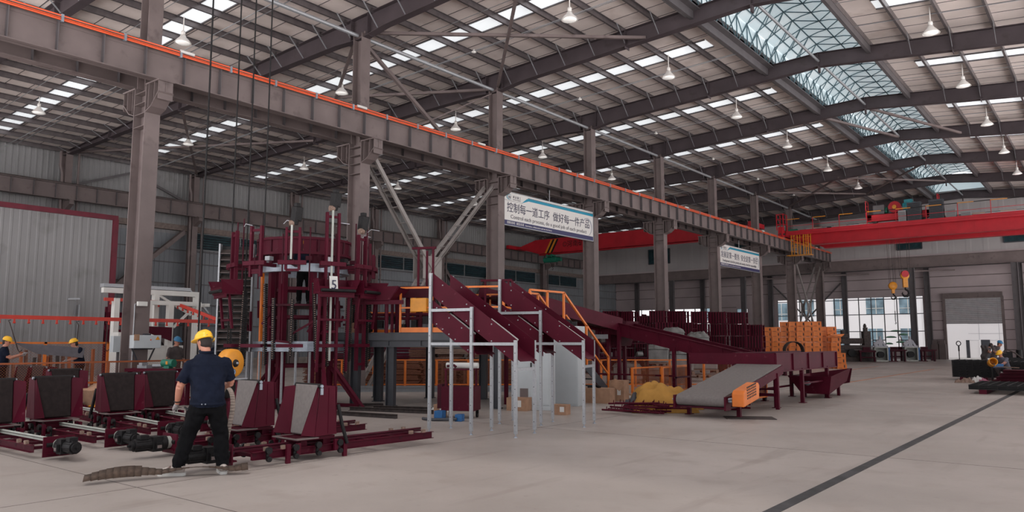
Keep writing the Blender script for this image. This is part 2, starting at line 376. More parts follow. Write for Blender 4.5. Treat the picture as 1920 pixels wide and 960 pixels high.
# annex: low ceiling, front girder, back wall with openings
struct('ceiling_annex', MB().b6(-46, XE, YG + .2, YB + .2, 8.6, 8.75), M_WALLD, 'dark low ceiling of the far bay')
for i in range(5):
    solo('annex_purlin', MB().chan((-45.7, YG + .9 + i * 1.45, 8.3), (XE, YG + .9 + i * 1.45, 8.3), .08, .25), M_STEELD, 'dark purlin under the low ceiling, %s from the front' % ORD[i], 'purlin', group='purlins of the low far bay')
fg = thing('gable_girder', 'long dark girder carrying the far gable wall', 'girder', (-45.2, YG - .05, 7.68))
part('web', MB().b6(0, 50, -.03, .03, 0, .9), M_STEEL, fg); part('flange', MB().b6(0, 50, -.2, .2, .86, .9).b6(0, 50, -.2, .2, 0, .04), M_STEEL, fg)
wb = MB()
WX0, WX1, WZ0, WZ1 = -27.1, -13.8, .92, 5.75; VX0, VX1, VZ1 = -44.0, -33.5, 5.15; DX0, DX1, DZ = -12.05, -7.8, 3.15
for x0, x1, z0, z1 in ((-46, VX0, 0, 8.5), (VX0, VX1, 0, 2.6), (VX0, VX1, VZ1, 8.5), (VX1, -31.4, 0, 8.5), (-31.4, -30.2, 0, 2.6), (-31.4, -30.2, 5.0, 8.5), (-30.2, WX0, 0, 8.5), (WX0, WX1, 0, WZ0), (WX0, WX1, WZ1, 8.5), (WX1, DX0, 0, 8.5), (DX0, DX1, 5.6, 8.5), (DX1, XE, 0, 8.5)):
    wb.b6(x0, x1, YB, YB + .18, z0, z1)
bw = struct('wall_back', wb, M_WALLD, 'dark mauve back wall of the far bay')
g = MB()
for z in (.9, 1.75, 2.6, 3.45, 4.3, 5.15, 6.4, 7.4):
    for x0, x1 in ((-46, XE),) if z > 5.8 else ((-33.4, -31.4), (-13.7, -12.2), (-7.6, XE)): g.b6(x0, x1, YB - .05, YB, z - .03, z + .03)
struct('girt', g, M_STEEL, parent=bw)
def glazing(name, lab, x0, x1, z0, z1, nx, zs, m):
    t = thing(name, lab, 'window', (x0, YB + .08, z0), kind='structure')
    f = MB(); W = x1 - x0
    for i in range(nx + 1): f.b6(W * i / nx - .035, W * i / nx + .035, -.05, .05, 0, z1 - z0)
    for z in [0] + zs + [z1 - z0]: f.b6(0, W, -.045, .045, z - .035, z + .035)
    part('window_frame', f, M_ANTHR, t)
    return t
NWIN += 1; tw = glazing('window_%d' % NWIN, 'tall curtain window in the far wall looking onto a white building', WX0, WX1, WZ0, WZ1, 12, [.1, 1.6, 3.2, 4.6], None)
f = MB()
for x0 in (WX1 - 4.45 - WX0, WX1 - 2.25 - WX0):
    f.b6(x0, x0 + 1.15, -.1, -.02, .75, .83).b6(x0, x0 + 1.15, -.1, -.02, 1.55, 1.63).b6(x0, x0 + .07, -.1, -.02, .75, 1.6).b6(x0 + 1.08, x0 + 1.15, -.1, -.02, .75, 1.6)
part('opening_sash', f, M_ANTHR, tw)
NWIN += 1; glazing('window_%d' % NWIN, 'window band in the far wall above the maroon stacks', VX0, VX1, 2.6, VZ1, 8, [1.0, 1.8], None)
NWIN += 1; glazing('window_%d' % NWIN, 'small far window beside the second hanging sign', -31.4, -30.2, 2.6, 5.0, 1, [1.2], None)
# exterior seen through the openings
bd = thing('white_building', 'white office building seen through the tall far window', 'building', (-50, 92, 0))
part('facade', MB().b6(0, 44, 0, .4, 0, 12), M_FACADE, bd)
fw = [(-32.5, 4.1, 1.6, 2.0), (-25.6, 4.5, 1.3, 1.9), (-22.1, 4.6, 1.8, 1.8), (-18.7, 4.55, 1.5, 1.8), (-25.6, .9, 1.3, 2.1), (-22.0, 1.0, 1.5, 2.0), (-18.7, 1.0, 1.3, 2.0), (-29.2, 4.5, 1.4, 1.9), (-38, 4.3, 1.5, 2), (-42, 4.3, 1.5, 2)]
for x, z, ww, hh in fw:
    q = part('building_window', MB().b6(x + 50, x + 50 + ww, -.05, .02, z, z + hh), M_FWIN, bd)
    part('window_bar', MB().b6(x + 50, x + 50 + ww, -.08, -.04, z + hh * .35, z + hh * .35 + .06).b6(x + 50 + ww * .55, x + 50 + ww * .55 + .08, -.08, -.04, z, z + hh), M_WHITE, q)
bd2 = thing('white_annex_building', 'white panelled building seen through the open roller door', 'building', (-15.5, 86, 0))
part('facade', MB().b6(0, 12, 0, .4, 0, 6), M_FACADE, bd2)
f = MB()
for x in (4.9, 6.55, 8.2): f.b6(x - .015, x + .015, -.012, .0, 0, 6)
for z in (1.7, 2.35, 3.3): f.b6(4.0, 12, -.012, 0, z - .012, z + .012)
part('panel_joint', f, M_GREYP, bd2)
part('doorway', MB().b6(3.75, 4.05, -.03, .02, 0, 1.72), M_ANTHR, bd2); part('doorway', MB().b6(5.0, 5.75, -.03, .02, 0, 1.75), M_ANTHR, bd2)
part('door_leaf', MB().b6(4.85, 5.0, -.1, -.03, 0, 1.75), M_FACADE, bd2)
tr = thing('pine_tree', 'small layered pine outside the tall far window', 'tree', (-17.0, 84, 0))
part('trunk', MB().tube([(0, 0, 0), (.1, 0, 1), (-.1, 0, 2.0), (-.4, 0, 2.5)], [.09, .07, .05, .03], 6), M_WOOD, tr)
f = MB()
for x, z, r_ in ((-.5, 2.6, .6), (-1.0, 2.0, .55), (.1, 2.25, .5), (-.1, 1.5, .5), (-1.2, 1.35, .4)):
    f.lathe([(0.01, -.06), (r_ * .8, -.05), (r_, .0), (r_ * .6, .10), (0.01, .14)], (x, 0, z), 9)
part('foliage', f, M_LEAF, tr)
# roller door
dr = thing('door_1', 'half raised grey roller shutter door in the far wall', 'door', (DX0, YB - .05, 0), kind='structure')
f = MB()
for i in range(24): f.b6(0, DX1 - DX0, -.02, .03, DZ + i * .1, DZ + i * .1 + .085)
part('shutter_curtain', f, mat('shutter_grey', (.15, .135, .14), .6), dr)
part('shutter_box', MB().b6(-.15, DX1 - DX0 + .15, -.35, .05, 5.35, 5.85), M_STEEL, dr)
part('door_frame', MB().b6(-.2, 0, -.12, .1, 0, 5.5).b6(DX1 - DX0, DX1 - DX0 + .2, -.12, .1, 0, 5.5), M_STEEL, dr)
# annex columns
def hcol(name, label, x, y, h, d=.45, b_=.32, m=M_STEEL, group=None, z0=0):
    mb = MB(); mb.ibeam((0, 0, 0), (0, 0, h), b_, d, .025, .014, up=(1, 0, 0)); mb.b6(-d / 2 - .06, d / 2 + .06, -b_ / 2 - .05, b_ / 2 + .05, 0, .03)
    return solo(name, mb, m, label, 'column', (x, y, z0), group=group)
for i, x in enumerate((-43, -35, -27.6, -20.45, -13.35, -6.3, .8)):
    hcol('annex_column', 'dark grey column against the far back wall, %s from the left' % ORD[i], x, YB - .35, 8.3, m=M_STEELD)
for i, x in enumerate((-35, -27.6, -13.2, -6.0)):
    hcol('annex_column', 'grey column under the far gable girder, %s from the left' % ORD[i], x, YG - .1, 7.7, m=M_STEELD)
for i, (x0, x1) in enumerate(((-27.6, -20.5), (-20.4, -13.4), (-13.3, -6.1))):
    solo('annex_brace', MB().bar((x0, YG + .1, 7.4), (x0 + 2.2, YB - .5, 7.9), .12, .12), M_STEEL, 'diagonal strut under the low far ceiling, %s from the left' % ORD[i], 'brace')
solo('annex_brace', MB().bar((-27.3, YB - .3, 7.2), (-20.8, YB - .3, .4), .12, .12).bar((-20.8, YB - .3, 7.2), (-27.3, YB - .3, .4), .12, .12), M_STEELD, 'dark crossed braces in front of the tall far window', 'brace')
for x in (-13.1, -12.0):
    pass
for x in (-13.35, -12.75):
    c_ = solo('wall_cabinet', MB().b6(-.27, .27, -.2, .2, 0, 1.35).b6(-.2, .2, -.16, .16, 1.35, 1.7).b6(-.2, .2, -.2, -.16, 1.42, 1.62), M_STEEL, 'grey floor cabinet beside the roller door, %s' % ('nearer the tall window' if x < -13 else 'nearer the door'), 'cabinet', (x + .35, YB - .3, 0))
# ================================================================ STEEL FRAME
CB, CT = 8.55, 9.43                                     # runway beam underside and top
for i, y in enumerate(YS):
    nm = ORD[i - 3] + ' from the left' if i >= 3 else 'out of view'
    if i < 2: continue
    if i >= 3:
        t = thing('steel_column', 'grey steel crane column, %s in the row' % ORD[i - 3], 'column', (XA, y, 0))
        m = MB(); m.ibeam((0, 0, 0), (0, 0, 8.5), .42, .66, .03, .016, up=(1, 0, 0)); m.b6(-.45, .45, -.32, .32, 0, .04)
        part('lower_shaft', m, M_STEEL, t)
        m = MB(); m.ibeam((0, 0, 8.5), (0, 0, low_z(XA) + .05), .40, .46, .025, .014, up=(1, 0, 0)); part('upper_shaft', m, M_STEEL, t)
        for s in (-1, 1):
            m = MB(); m.prism([(s * .33, -.01, 7.75), (s * .62, -.01, 7.85), (s * 1.0, -.01, 8.2), (s * 1.0, -.01, 8.53), (s * .33, -.01, 8.53)], (0, .02, 0))
            m.bar((s * .33, 0, 7.76), (s * .62, 0, 7.86), .42, .025).bar((s * .62, 0, 7.86), (s * 1.0, 0, 8.2), .42, .025).b6(s * .30, s * 1.02, -.22, .22, 8.50, 8.54)
            for x in (.45, .75, .97): m.b6(s * x - .01, s * x + .01, -.2, .2, 8.0 if x > .5 else 7.85, 8.5)
            part('bracket', m, M_STEEL, t)
        m = MB()
        for z in (7.4, 7.75, 8.05, 8.35): m.b6(-.31, .31, -.2, .2, z - .008, z + .008)
        part('stiffener', m, M_STEEL, t)
        if i == 3:
            m = MB().b6(.34, .35, -.30, -.04, .45, .62); part('exit_plate', m, M_ANTHR, t)
            m = MB().b6(.351, .356, -.14, -.05, .47, .60).b6(.351, .356, -.28, -.17, .52, .545).prism([(.351, -.29, .5325), (.351, -.24, .50), (.351, -.24, .565)], (.005, 0, 0)); m.use(1).b6(.356, .358, -.125, -.09, .48, .58)
            part('exit_sign', m, [M_EXITG, M_PAPER], t, 'green running man exit sign with arrow')
    # rafter
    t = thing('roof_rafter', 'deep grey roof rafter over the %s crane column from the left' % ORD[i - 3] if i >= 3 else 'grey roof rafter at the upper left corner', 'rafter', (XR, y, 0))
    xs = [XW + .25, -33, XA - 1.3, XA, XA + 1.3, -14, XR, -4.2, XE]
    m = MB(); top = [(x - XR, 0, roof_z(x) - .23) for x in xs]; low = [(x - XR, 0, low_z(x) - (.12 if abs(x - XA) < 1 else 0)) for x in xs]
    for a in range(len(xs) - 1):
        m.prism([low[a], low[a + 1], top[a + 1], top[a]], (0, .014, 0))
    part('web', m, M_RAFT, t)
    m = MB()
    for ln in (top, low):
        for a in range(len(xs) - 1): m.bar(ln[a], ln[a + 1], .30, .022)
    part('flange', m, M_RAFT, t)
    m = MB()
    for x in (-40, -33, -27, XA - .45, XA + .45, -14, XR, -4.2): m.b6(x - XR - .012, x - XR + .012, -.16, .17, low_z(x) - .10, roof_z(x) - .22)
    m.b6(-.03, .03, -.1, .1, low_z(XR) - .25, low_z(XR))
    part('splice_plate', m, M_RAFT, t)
    fb = MB().bar((0, -.75, .78), (0, -.06, 0), .05, .012, up=(1, 0, 0)); fbm = fb.mesh('fly_brace', M_GALV)
    k = 0; x = XW + 1.2
    while x < 3 and i >= 3:
        if abs(x - XR) > 2.2:
            o = part('fly_brace', fbm, None, t, loc=(x - XR, 0, low_z(x) + .03)); o.scale = (1, 1, (roof_z(x) - .15 - low_z(x) - .03) / .78)
        x += 1.4
# wall columns with corbels and downpipes
for i, y in enumerate(YS[2:-1]):
    t = thing('wall_column', 'grey column against the left wall, %s from the left' % ORD[i], 'column', (XW + .75, y, 0))
    m = MB().ibeam((0, 0, 0), (0, 0, 12.1), .36, .60, .025, .014, up=(1, 0, 0)); part('shaft', m, M_STEEL, t)
    m = MB().prism([(.3, -.12, 8.75), (.95, -.12, 9.05), (.95, -.12, 9.28), (.3, -.12, 9.28)], (0, .24, 0)).b6(.25, 1.0, -.2, .2, 9.26, 9.3); part('bracket', m, M_STEEL, t)
    solo('downpipe', MB().tube([(0, 0, 12.0), (0, 0, 11.2), (0, .12, 10.8), (0, .12, 0.0)], .08, 8).cyl((0, .12, 6.9), (0, .12, 7.1), .10, 8), M_STEEL, 'grey downpipe beside the wall column, %s from the left' % ORD[i], 'pipe', (XW + 1.0, y - .42, 0))
    solo('downpipe', MB().tube([(0, 0, 12.2), (0, 0, .0)], .065, 8).cyl((0, 0, 6.7), (0, 0, 6.85), .085, 8), M_STEEL, 'thin grey pipe on the far side of the wall column, %s from the left' % ORD[i], 'pipe', (XW + .9, y + .55, 0))
# runway beams
def runway(name, label, x, zb, zt, side, y0, y1, rail=True):
    t = thing(name, label, 'crane beam', (x, y0, 0)); L = y1 - y0
    m = MB().b6(-.008, .008, 0, L, zb, zt).b6(-.02, .02, 0, L, zt - .16, zt); part('web', m, M_STEEL, t)
    part('flange', MB().b6(-.2, .2, 0, L, zt - .03, zt).b6(-.16, .16, 0, L, zb, zb + .025), M_STEEL, t)
    sm = MB().b6(-.15, .15, -.008, .008, zb + .02, zt - .03).mesh('stiffener', M_STEELD); yy = .5
    while yy < L:
        part('stiffener', sm, None, t, loc=(0, yy, 0)); yy += 1.0714
    part('crane_rail', MB().b6(-.035, .035, 0, L, zt, zt + .10).b6(-.06, .06, 0, L, zt, zt + .02), M_IRON, t)
    return t
rb = runway('runway_beam', 'long grey crane runway beam with an orange conductor bar', XA + .75, CB, CT, 1, 2.3, 71.0)
m = MB()
for k in range(3): m.b6(.17, .20, 0, 68.7, CT + .00 - k * .05, CT + .035 - k * .05)
part('conductor_bar', m, M_ORED, rb, 'bright orange three-line conductor bar')
m = MB()
for k in range(46): m.b6(.14, .23, k * 1.5 + .3, k * 1.5 + .36, CT - .14, CT + .05)
part('bar_clip', m, M_ZINC, rb)
for k in range(11):
    q = MB().tube([(.21, 1.6 + k * 6.2, CT + .04), (.21, 2.0 + k * 6.2, CT + .04)], [.045, .045], 6); part('bar_joint', q, M_PAPER, rb)
runway('runway_beam', 'plain grey crane runway beam behind the one with the orange bar', XA - .75, CB + .10, CT - .1, -1, 2.3, 70.0)
runway('runway_beam', 'grey crane runway beam along the left wall', XW + 1.35, 9.3, 10.15, 1, 1.0, 69.5)
# tie pipes
for i in range(3, 11):
    y = YS[i]
    solo('tie_pipe', MB().cyl((0, .2, 0), (0, 7.3, 0), .07, 10), M_GALV, 'pale tie pipe between the crane column tops, %s from the left' % ORD[i - 3], 'pipe', (XA, y, low_z(XA) - .02))
for i in range(2, 11):
    solo('ridge_pipe', MB().cyl((0, .1, 0), (0, 7.4, 0), .055, 10), M_GALV, 'pale pipe along the ridge, %s length from the near end' % ORD[i - 2], 'pipe', (XR, YS[i], low_z(XR) + .22), group='ridge pipes under the skylight')
# roof braces
def brace(label, p, q, w=.11, g=None, m=M_STEEL): solo('roof_brace', MB().bar((0, 0, 0), Vector(q) - Vector(p), w, w, ), m, label, 'brace', p, group=g)
z_ = lambda x: low_z(x) + .12
for (x0, x1, lab) in ((-20.4, -13.2, 'upper middle'), (-32.5, -20.8, 'behind the runway beam'), (-45, -33, 'beside the left wall')):
    ya, yb = YS[4], YS[5]
    brace('dark roof brace rising to the right, %s' % lab, (x0, ya, z_(x0)), (x1, yb, z_(x1)))
    brace('dark roof brace falling to the right, %s' % lab, (x0, yb, z_(x0)), (x1, ya, z_(x1)))
for k, (x0, x1) in enumerate(((-11.2, -9.1), (-9.1, -6.0))):
    brace('grey roof brace across the ridge skylight, %s' % ('left half' if k == 0 else 'right half'), (x0, YS[7] + .2, z_(x0)), (x1, YS[8] - .4, z_(x1)))
for k, y in enumerate((YS[9], YS[9])):
    x0, x1 = ((-20.4, -14.5), (-14.5, -9.1))[k]
    brace('dark roof brace above the red crane rising right, %s' % ('left one' if k == 0 else 'right one'), (x0, y, z_(x0)), (x1, y + 7.5, z_(x1)))
    brace('dark roof brace above the red crane falling right, %s' % ('left one' if k == 0 else 'right one'), (x0, y + 7.5, z_(x0)), (x1, y, z_(x1)))
# knee strut between column 2 and 3 (thin diagonal below the roof)
brace('dark diagonal strut from the second crane column top down to the runway beam', (XA, YS[4] + .3, 12.1), (XA, YS[4] + 4.4, CT + .2), .12)
brace('dark diagonal strut rising to the third crane column top', (XA, YS[5] - .3, 12.2), (XA, YS[4] + 2.6, CT + .25), .05)
for i, ya in enumerate((YS[4],)):
    m = MB().bar((0, -3.6, 10.2), (0, 0, 11.6), .14, .14).bar((0, 0, 11.6), (0, 3.6, 10.2), .14, .14)
    solo('wall_brace', m, M_STEELD, 'dark inverted V brace high on the left wall', 'brace', (XW + .5, ya + 3.75, 0))
m = MB().ibeam((0, 3.3, 8.4), (0, -3.4, 2.4), .25, .35, up=(1, 0, 0)).ibeam((0, -.3, 5.0), (0, 3.3, .3), .25, .3, up=(1, 0, 0))
solo('wall_brace', m, M_STEEL, 'heavy grey diagonal brace on the lower left wall', 'brace', (XW + .6, YS[4] + 3.75, 0))
m = MB().ibeam((0, 3.4, 8.2), (0, -3.4, .3), .25, .3, up=(1, 0, 0)).ibeam((0, -3.4, 8.2), (0, 3.4, .3), .25, .3, up=(1, 0, 0))
solo('wall_brace', m, M_STEEL, 'crossed grey braces on the left wall near the far corner', 'brace', (XW + .6, YS[8] + 3.75, 0))
# laced bracing between crane columns
def laced(t, p, q, w=.5, step=.62):
    p, q = Vector(p), Vector(q); m = MB(); d = q - p; n = int(d.length / step); o = Vector((w / 2, 0, 0))
    m.chan(p - o, q - o, .09, .14, side=1).chan(p + o, q + o, .09, .14, side=-1)
    for k in range(1, n): c = p + d * k / n; m.bar(c - o, c + o, .06, .02)
    part('laced_strut', m, M_STEEL if False else M_LACE, t)
M_LACE = mat('pale_braced_steel', (.24, .215, .205), .55, 0, .08, 2)
for nm, y0 in (('large laced cross bracing between the second and third crane columns', YS[4]), ('laced cross bracing between the last two crane columns', YS[11 - 0])):
    if y0 > 69: y0 = YS[10]
    t = thing('cross_bracing', nm, 'bracing', (XA, y0, 0))
    c = (0, 3.45, 4.35)
    laced(t, (0, .45, 8.1), c); laced(t, (0, 7.05, 8.1), c); laced(t, c, (0, .4, .02)); laced(t, c, (0, 7.1, .02))
    part('gusset_plate', MB().b6(-.27, -.25, 2.95, 3.95, 3.95, 4.8).b6(.25, .27, 2.95, 3.95, 3.95, 4.8), M_LACE, t)
# roof deck, purlins, translucent strips
MX0, MX1 = -11.25, -7.2
ceil = MB(); seams = MB()
def slab(x0, x1, y0, y1, m=ceil):
    pts = [(x0, y0, roof_z(x0)), (x1, y0, roof_z(x1)), (x1, y0, roof_z(x1) + .09), (x0, y0, roof_z(x0) + .09)]
    m.prism(pts, (0, y1 - y0, 0))
ys = [1.0]
for y in YS[2:-1]: ys += [y + 3.3, y + 4.2]
ys.append(YG + .3)
for a in range(0, len(ys), 2):
    for x0, x1 in ((XW - .2, MX0), (MX1, XE)): slab(x0, x1, ys[a], ys[a + 1])
for a in range(1, len(ys) - 1, 2):
    for x0, x1 in ((XW - .2, XW + 1.2), (-12.3, MX0), (MX1, -6.1), (XE - .2, XE)): slab(x0, x1, ys[a], ys[a + 1])
cl = struct('ceiling', ceil, M_DECK, 'long dusty sheet roof of the hall')
y = -12.0
while y < YG:
    if y > 1.2 and all(not (ys[a] - .1 < y < ys[a + 1] + .1) for a in range(1, len(ys) - 1, 2)):
        for x0, x1 in ((XW, MX0 - .1), (MX1 + .1, XE)): seams.bar((x0, y, roof_z(x0) - .006), (x1, y, roof_z(x1) - .006), .025, .012)
    y += .9
struct('sheet_seam', seams, M_STEELD, parent=cl)
k = 0
for a in range(1, len(ys) - 1, 2):
    for x0, x1, sd_ in ((XW + 1.2, -12.3, 'left'), (-6.1, XE - .2, 'right')):
        k += 1; m = MB(); slab(x0, x1, ys[a] + .02, ys[a + 1] - .02, m)
        solo('roof_light', m, M_SKYL, 'bright translucent strip in the %s roof slope, %s bay from the near end' % (sd_, ORD[a // 2]), 'skylight')
        f = MB()
        for yy in (ys[a], ys[a + 1]): f.bar((x0, yy, roof_z(x0) - .02), (x1, yy, roof_z(x1) - .02), .05, .05)
        struct('rooflight_rim', f, M_STEELD, parent=cl)
pm = {}
x = XW + .55; k = 0
while x < XE:
    if not (MX0 + .1 < x < MX1 - .1):
        m = MB().chan((0, 1.2, -.12), (0, YG + .2, -.12), .075, .24, .008, side=1 if x < XR else -1)
        for yy in YS[3:]: m.b6(-.04, .05, yy - .1, yy + .1, -.25, -.1)
        solo('roof_purlin', m, M_PURLIN, 'zinc roof purlin, %s counted from the %s' % (ORD[k], 'left wall' if x < XR else 'right edge of the ridge skylight'), 'purlin', (x, 0, roof_z(x) - .005), group='purlins under the %s roof slope' % ('left' if x < XR else 'right'))
    k = k + 1 if (x < XR) == (x + 1.42 < XR) else 0
    x += 1.42
# sag rods
m = MB()
for y in YS[3:-1]:
    for dy in (2.5, 5.0):
        m.bar((XW + .4, y + dy, roof_z(XW) - .24), (MX0, y + dy, roof_z(MX0) - .24), .018, .018).bar((MX1, y + dy, roof_z(MX1) - .24), (XE, y + dy, roof_z(XE) - .24), .018, .018)
struct('sag_rod', m, M_GALV, parent=cl)
# ridge skylight (monitor)
t = thing('ridge_skylight', 'long glazed lattice skylight running along the roof ridge', 'skylight', (XR, 0, 13.5))
L = 70.6; a0, a1 = MX0 - XR, MX1 - XR
part('curb', MB().b6(a0 - .12, a0, 0, L, -.35, .55).b6(a1, a1 + .12, 0, L, -.35, .55).b6(a0, a0 + .25, 0, L, -.05, .0), M_STEELD, t)
part('gutter', MB().b6(a0 - .32, a0 - .12, 0, L, -.22, -.16), M_WALLW, t)
arc = [(a0 + .05, 1.15)] + [(a0 + .05 + (a1 - a0 - .1) * k / 10, 1.15 + .75 * math.sin(math.pi * k / 10)) for k in range(1, 10)] + [(a1 - .05, 1.15)]
m = MB(); vs = [(x, 0, z) for x, z in arc] + [(x, L, z) for x, z in arc]; n_ = len(arc)
m.add(vs, [(i, i + 1, n_ + i + 1, n_ + i) for i in range(n_ - 1)])
m.b6(a0, a0 + .02, 0, L, .5, 1.2).b6(a1 - .02, a1, 0, L, .5, 1.2).b6(a0, a1, L - .02, L, -.3, 1.2)
part('glazing', m, M_SKYM, t)
m = MB(); y = 0; br = mat('skylight_lattice', (.12, .19, .22), .5, .2, .05, 3)
while y < L:
    for k in range(n_ - 1): m.bar((arc[k][0], y, arc[k][1] - .06), (arc[k + 1][0], y, arc[k + 1][1] - .06), .035, .035)
    for s in (a0 + .08, a1 - .08): m.bar((s, y, -.02), (s, y, 1.15), .04, .04).bar((s, y, -.02), (s, y + 1.1, 1.15), .035, .035).bar((s, y + 1.1, -.02), (s, y, 1.15), .035, .035)
    m.bar((a0 + .08, y, -.02), (arc[3][0], y, arc[3][1] - .06), .035, .035)
    m.bar((a1 - .08, y, -.02), (arc[7][0], y, arc[7][1] - .06), .035, .035)
    m.bar((arc[3][0], y, arc[3][1] - .06), (arc[5][0], y + 1.1, arc[5][1] - .06), .035, .035).bar((arc[5][0], y + 1.1, arc[5][1] - .06), (arc[7][0], y, arc[7][1] - .06), .035, .035)
    m.bar((arc[1][0], y + 1.1, arc[1][1] - .06), (arc[3][0], y, arc[3][1] - .06), .03, .03).bar((arc[9][0], y + 1.1, arc[9][1] - .06), (arc[7][0], y, arc[7][1] - .06), .03, .03)
    y += 1.1
for k in (1, 3, 5, 7, 9): m.bar((arc[k][0], 0, arc[k][1] - .06), (arc[k][0], L, arc[k][1] - .06), .04, .04)
part('lattice', m, br, t)

# ================================================================ HIGH BAY LAMPS
def lamp(x, y, z, lab):
    global LAMP0
    if LAMP0 is None:
        t = thing('high_bay_lamp', lab, 'lamp', (x, y, z))
        part('shade', MB().lathe([(.045, .30), (.09, .27), (.12, .20), (.20, .12), (.27, .03), (.29, 0), (.275, 0), (.19, .10), (.10, .18)], n=20), M_LAMP, t)
        part('bulb_cover', MB().lathe([(.001, -.035), (.15, -.025), (.25, .01), (.2, .05)], n=16), M_LENS, t)
        part('ballast_housing', MB().lathe([(.05, .30), (.075, .31), (.075, .42), (.03, .46)], n=12), M_LAMP, t)
        part('hanging_rod', MB().cyl((0, 0, .45), (0, 0, .98), .02, 8), M_LAMP, t)
        ld = bpy.data.lights.new('lamp_light', 'SPOT'); ld.energy = LAMP_W; ld.spot_size = R(165); ld.spot_blend = .5; ld.shadow_soft_size = .22; ld.color = (1.0, .95, .93)
        lo = bpy.data.objects.new('lamp_light', ld); COL.objects.link(lo); lo.parent = t; lo.location = (0, 0, -.08)
        LAMP0 = t
    else: dup(LAMP0, (x, y, z), label=lab)
LAMP0 = None
for nm, x, zz, yl in (('row by the ridge skylight', -13.9, 12.45, [6.4, 13.4, 20.7, 28.0, 35.2, 42.5, 50.1, 57.4]), ('row left of crane columns', -25.4, 12.15, [6, 13.2, 20.3, 27.5, 34.9, 42.6]), ('row nearest the left wall', -37.6, 11.85, [13.0, 20.1, 27.4, 35.0, 43]), ('row right of ridge skylight', -4.5, 12.45, [9, 16, 22.5, 29.6, 36.8, 44.3, 51.6, 58.8]), ('far right row', 2.4, 12.3, [12, 19])):
    for k, y in enumerate(yl): lamp(x, y, zz, 'white bell lamp, %s, %s from near end' % (nm, ORD[k]))
# suspended cable wires with small sensors
for i in range(3, 10):
    solo('cable_wire', MB().bar((XW + 1, 0, roof_z(XW) - .55), (MX0, 0, roof_z(MX0) - .55), .022, .022), M_GALV, 'thin straight wire slung under the roof, %s from the near end' % ORD[i - 3], 'wire', (0, YS[i] + 4.35, 0))
    solo('smoke_detector', MB().lathe([(.03, .12), (.03, .05), (.09, .04), (.10, 0), (.02, -.03)], n=12), M_LAMP, 'small white detector on the roof wire, %s from the near end' % ORD[i - 3], 'detector', (-19, YS[i] + 4.35, roof_z(-19) - .62))

# ================================================================ HANGING SIGNS
def sign(lab, y0, title, en, tail, ystart_lift=0):
    t = thing('hanging_sign', lab, 'sign', (XA + .30, y0, 6.57)); W, H = 7.05, 1.42
    part('board', MB().b6(-.06, 0, 0, W, 0, H), M_SIGNW, t)
    part('frame', MB().b6(-.09, .012, -.03, W + .03, -.035, 0).b6(-.09, .012, -.03, W + .03, H, H + .03).b6(-.09, .012, W, W + .03, 0, H).b6(-.09, .012, -.03, 0, 0, H), M_GALV, t)
    # on the face: local x -> world +Y
    B = Matrix(((0, 0, 1, .004), (1, 0, 0, 0), (0, 1, 0, 0), (0, 0, 0, 1)))
    e = .003
    part('navy_band', MB().prism([(0, 0, 0), (0, W, 0), (0, W, .20), (0, 0, .20)], (e, 0, 0)), mat('sign_navy' + lab[:3], (.022, .022, .09), .5, 0, 0, 2), t)
    m = MB().prism([(0, 1.25, H - .36), (0, 1.75, H - .21), (0, W, H - .21), (0, W, H - .09), (0, 1.75, H - .09), (0, 1.60, H - .13)], (e, 0, 0))
    part('cyan_stripe', m, M_CYAN, t)
    part('stripe_line', MB().prism([(0, 1.7, H - .085), (0, W, H - .085), (0, W, H - .065), (0, 1.7, H - .065)], (e * 1.5, 0, 0)).prism([(0, 0, H - .365), (0, 1.3, H - .365), (0, 1.3, H - .355), (0, 0, H - .355)], (e, 0, 0)), M_INK, t)
    put_text('headline', title, .47, M_INK, t, B @ Matrix.Translation((.2, .60, 0)), width=6.5)
    put_text('english_line', en, .24, mat('ink_grey' + lab[:3], (.06, .055, .07), .6), t, B @ Matrix.Translation((.45, .30, 0)), width=6.0)
    put_text('footer_line', tail[0], .13, M_SIGNW, t, B @ Matrix.Translation((.2, .06, .001)), width=1.2)
    put_text('footer_line', tail[1], .10, M_SIGNW, t, B @ Matrix.Translation((1.5, .065, .001)), width=2.0)
    put_text('company_name', '科 友 重 工', .13, M_INK, t, B @ Matrix.Translation((.62, H - .22, 0)), width=.55)
    put_text('company_name', 'KEYOU HEAVY', .05, M_INK, t, B @ Matrix.Translation((.62, H - .30, 0)), width=.55)
    put_text('logo_letter', 'W', .20, M_INK, t, B @ Matrix.Translation((.28, H - .28, 0)))
    m = MB(); m.tube([(.004, .39 + .19 * math.cos(a), H - .20 + .11 * math.sin(a)) for a in [R(q) for q in range(60, 330, 15)]], [.004 + .014 * math.sin(k / 17 * math.pi) for k in range(18)], 6)
    part('logo_ring', m, M_CYAN, t)
    m = MB(); m.tube([(.002, W - .55 + .42 * math.cos(a), .62 + .42 * math.sin(a)) for a in [R(q) for q in range(-70, 160, 15)]], [.008 + .04 * math.sin(k / 15 * math.pi) for k in range(16)], 6)
    part('watermark_ring', m, M_GREYP, t)
    part('hanging_rod', MB().cyl((-.03, W * .48, H), (-.03, W * .48, CB - 6.57), .02, 8), M_GALV, t)
    return t
sign('large hanging banner sign, Control each process, between the third and fourth crane columns', YS[5] + .2, '控制每一道工序  做好每一件产品', 'Control each process, do a good job of each product', ('创新协同  诚信未来', 'Innovation, collaboration and win the future'))
sign('smaller looking far banner sign between the sixth and seventh crane columns', YS[8] + .2, '发展是第一要务  安全是第一责任', 'Development is the first priority and security is the first responsibility', ('创新协同  诚信未来', 'Innovation, collaboration and win the future'))

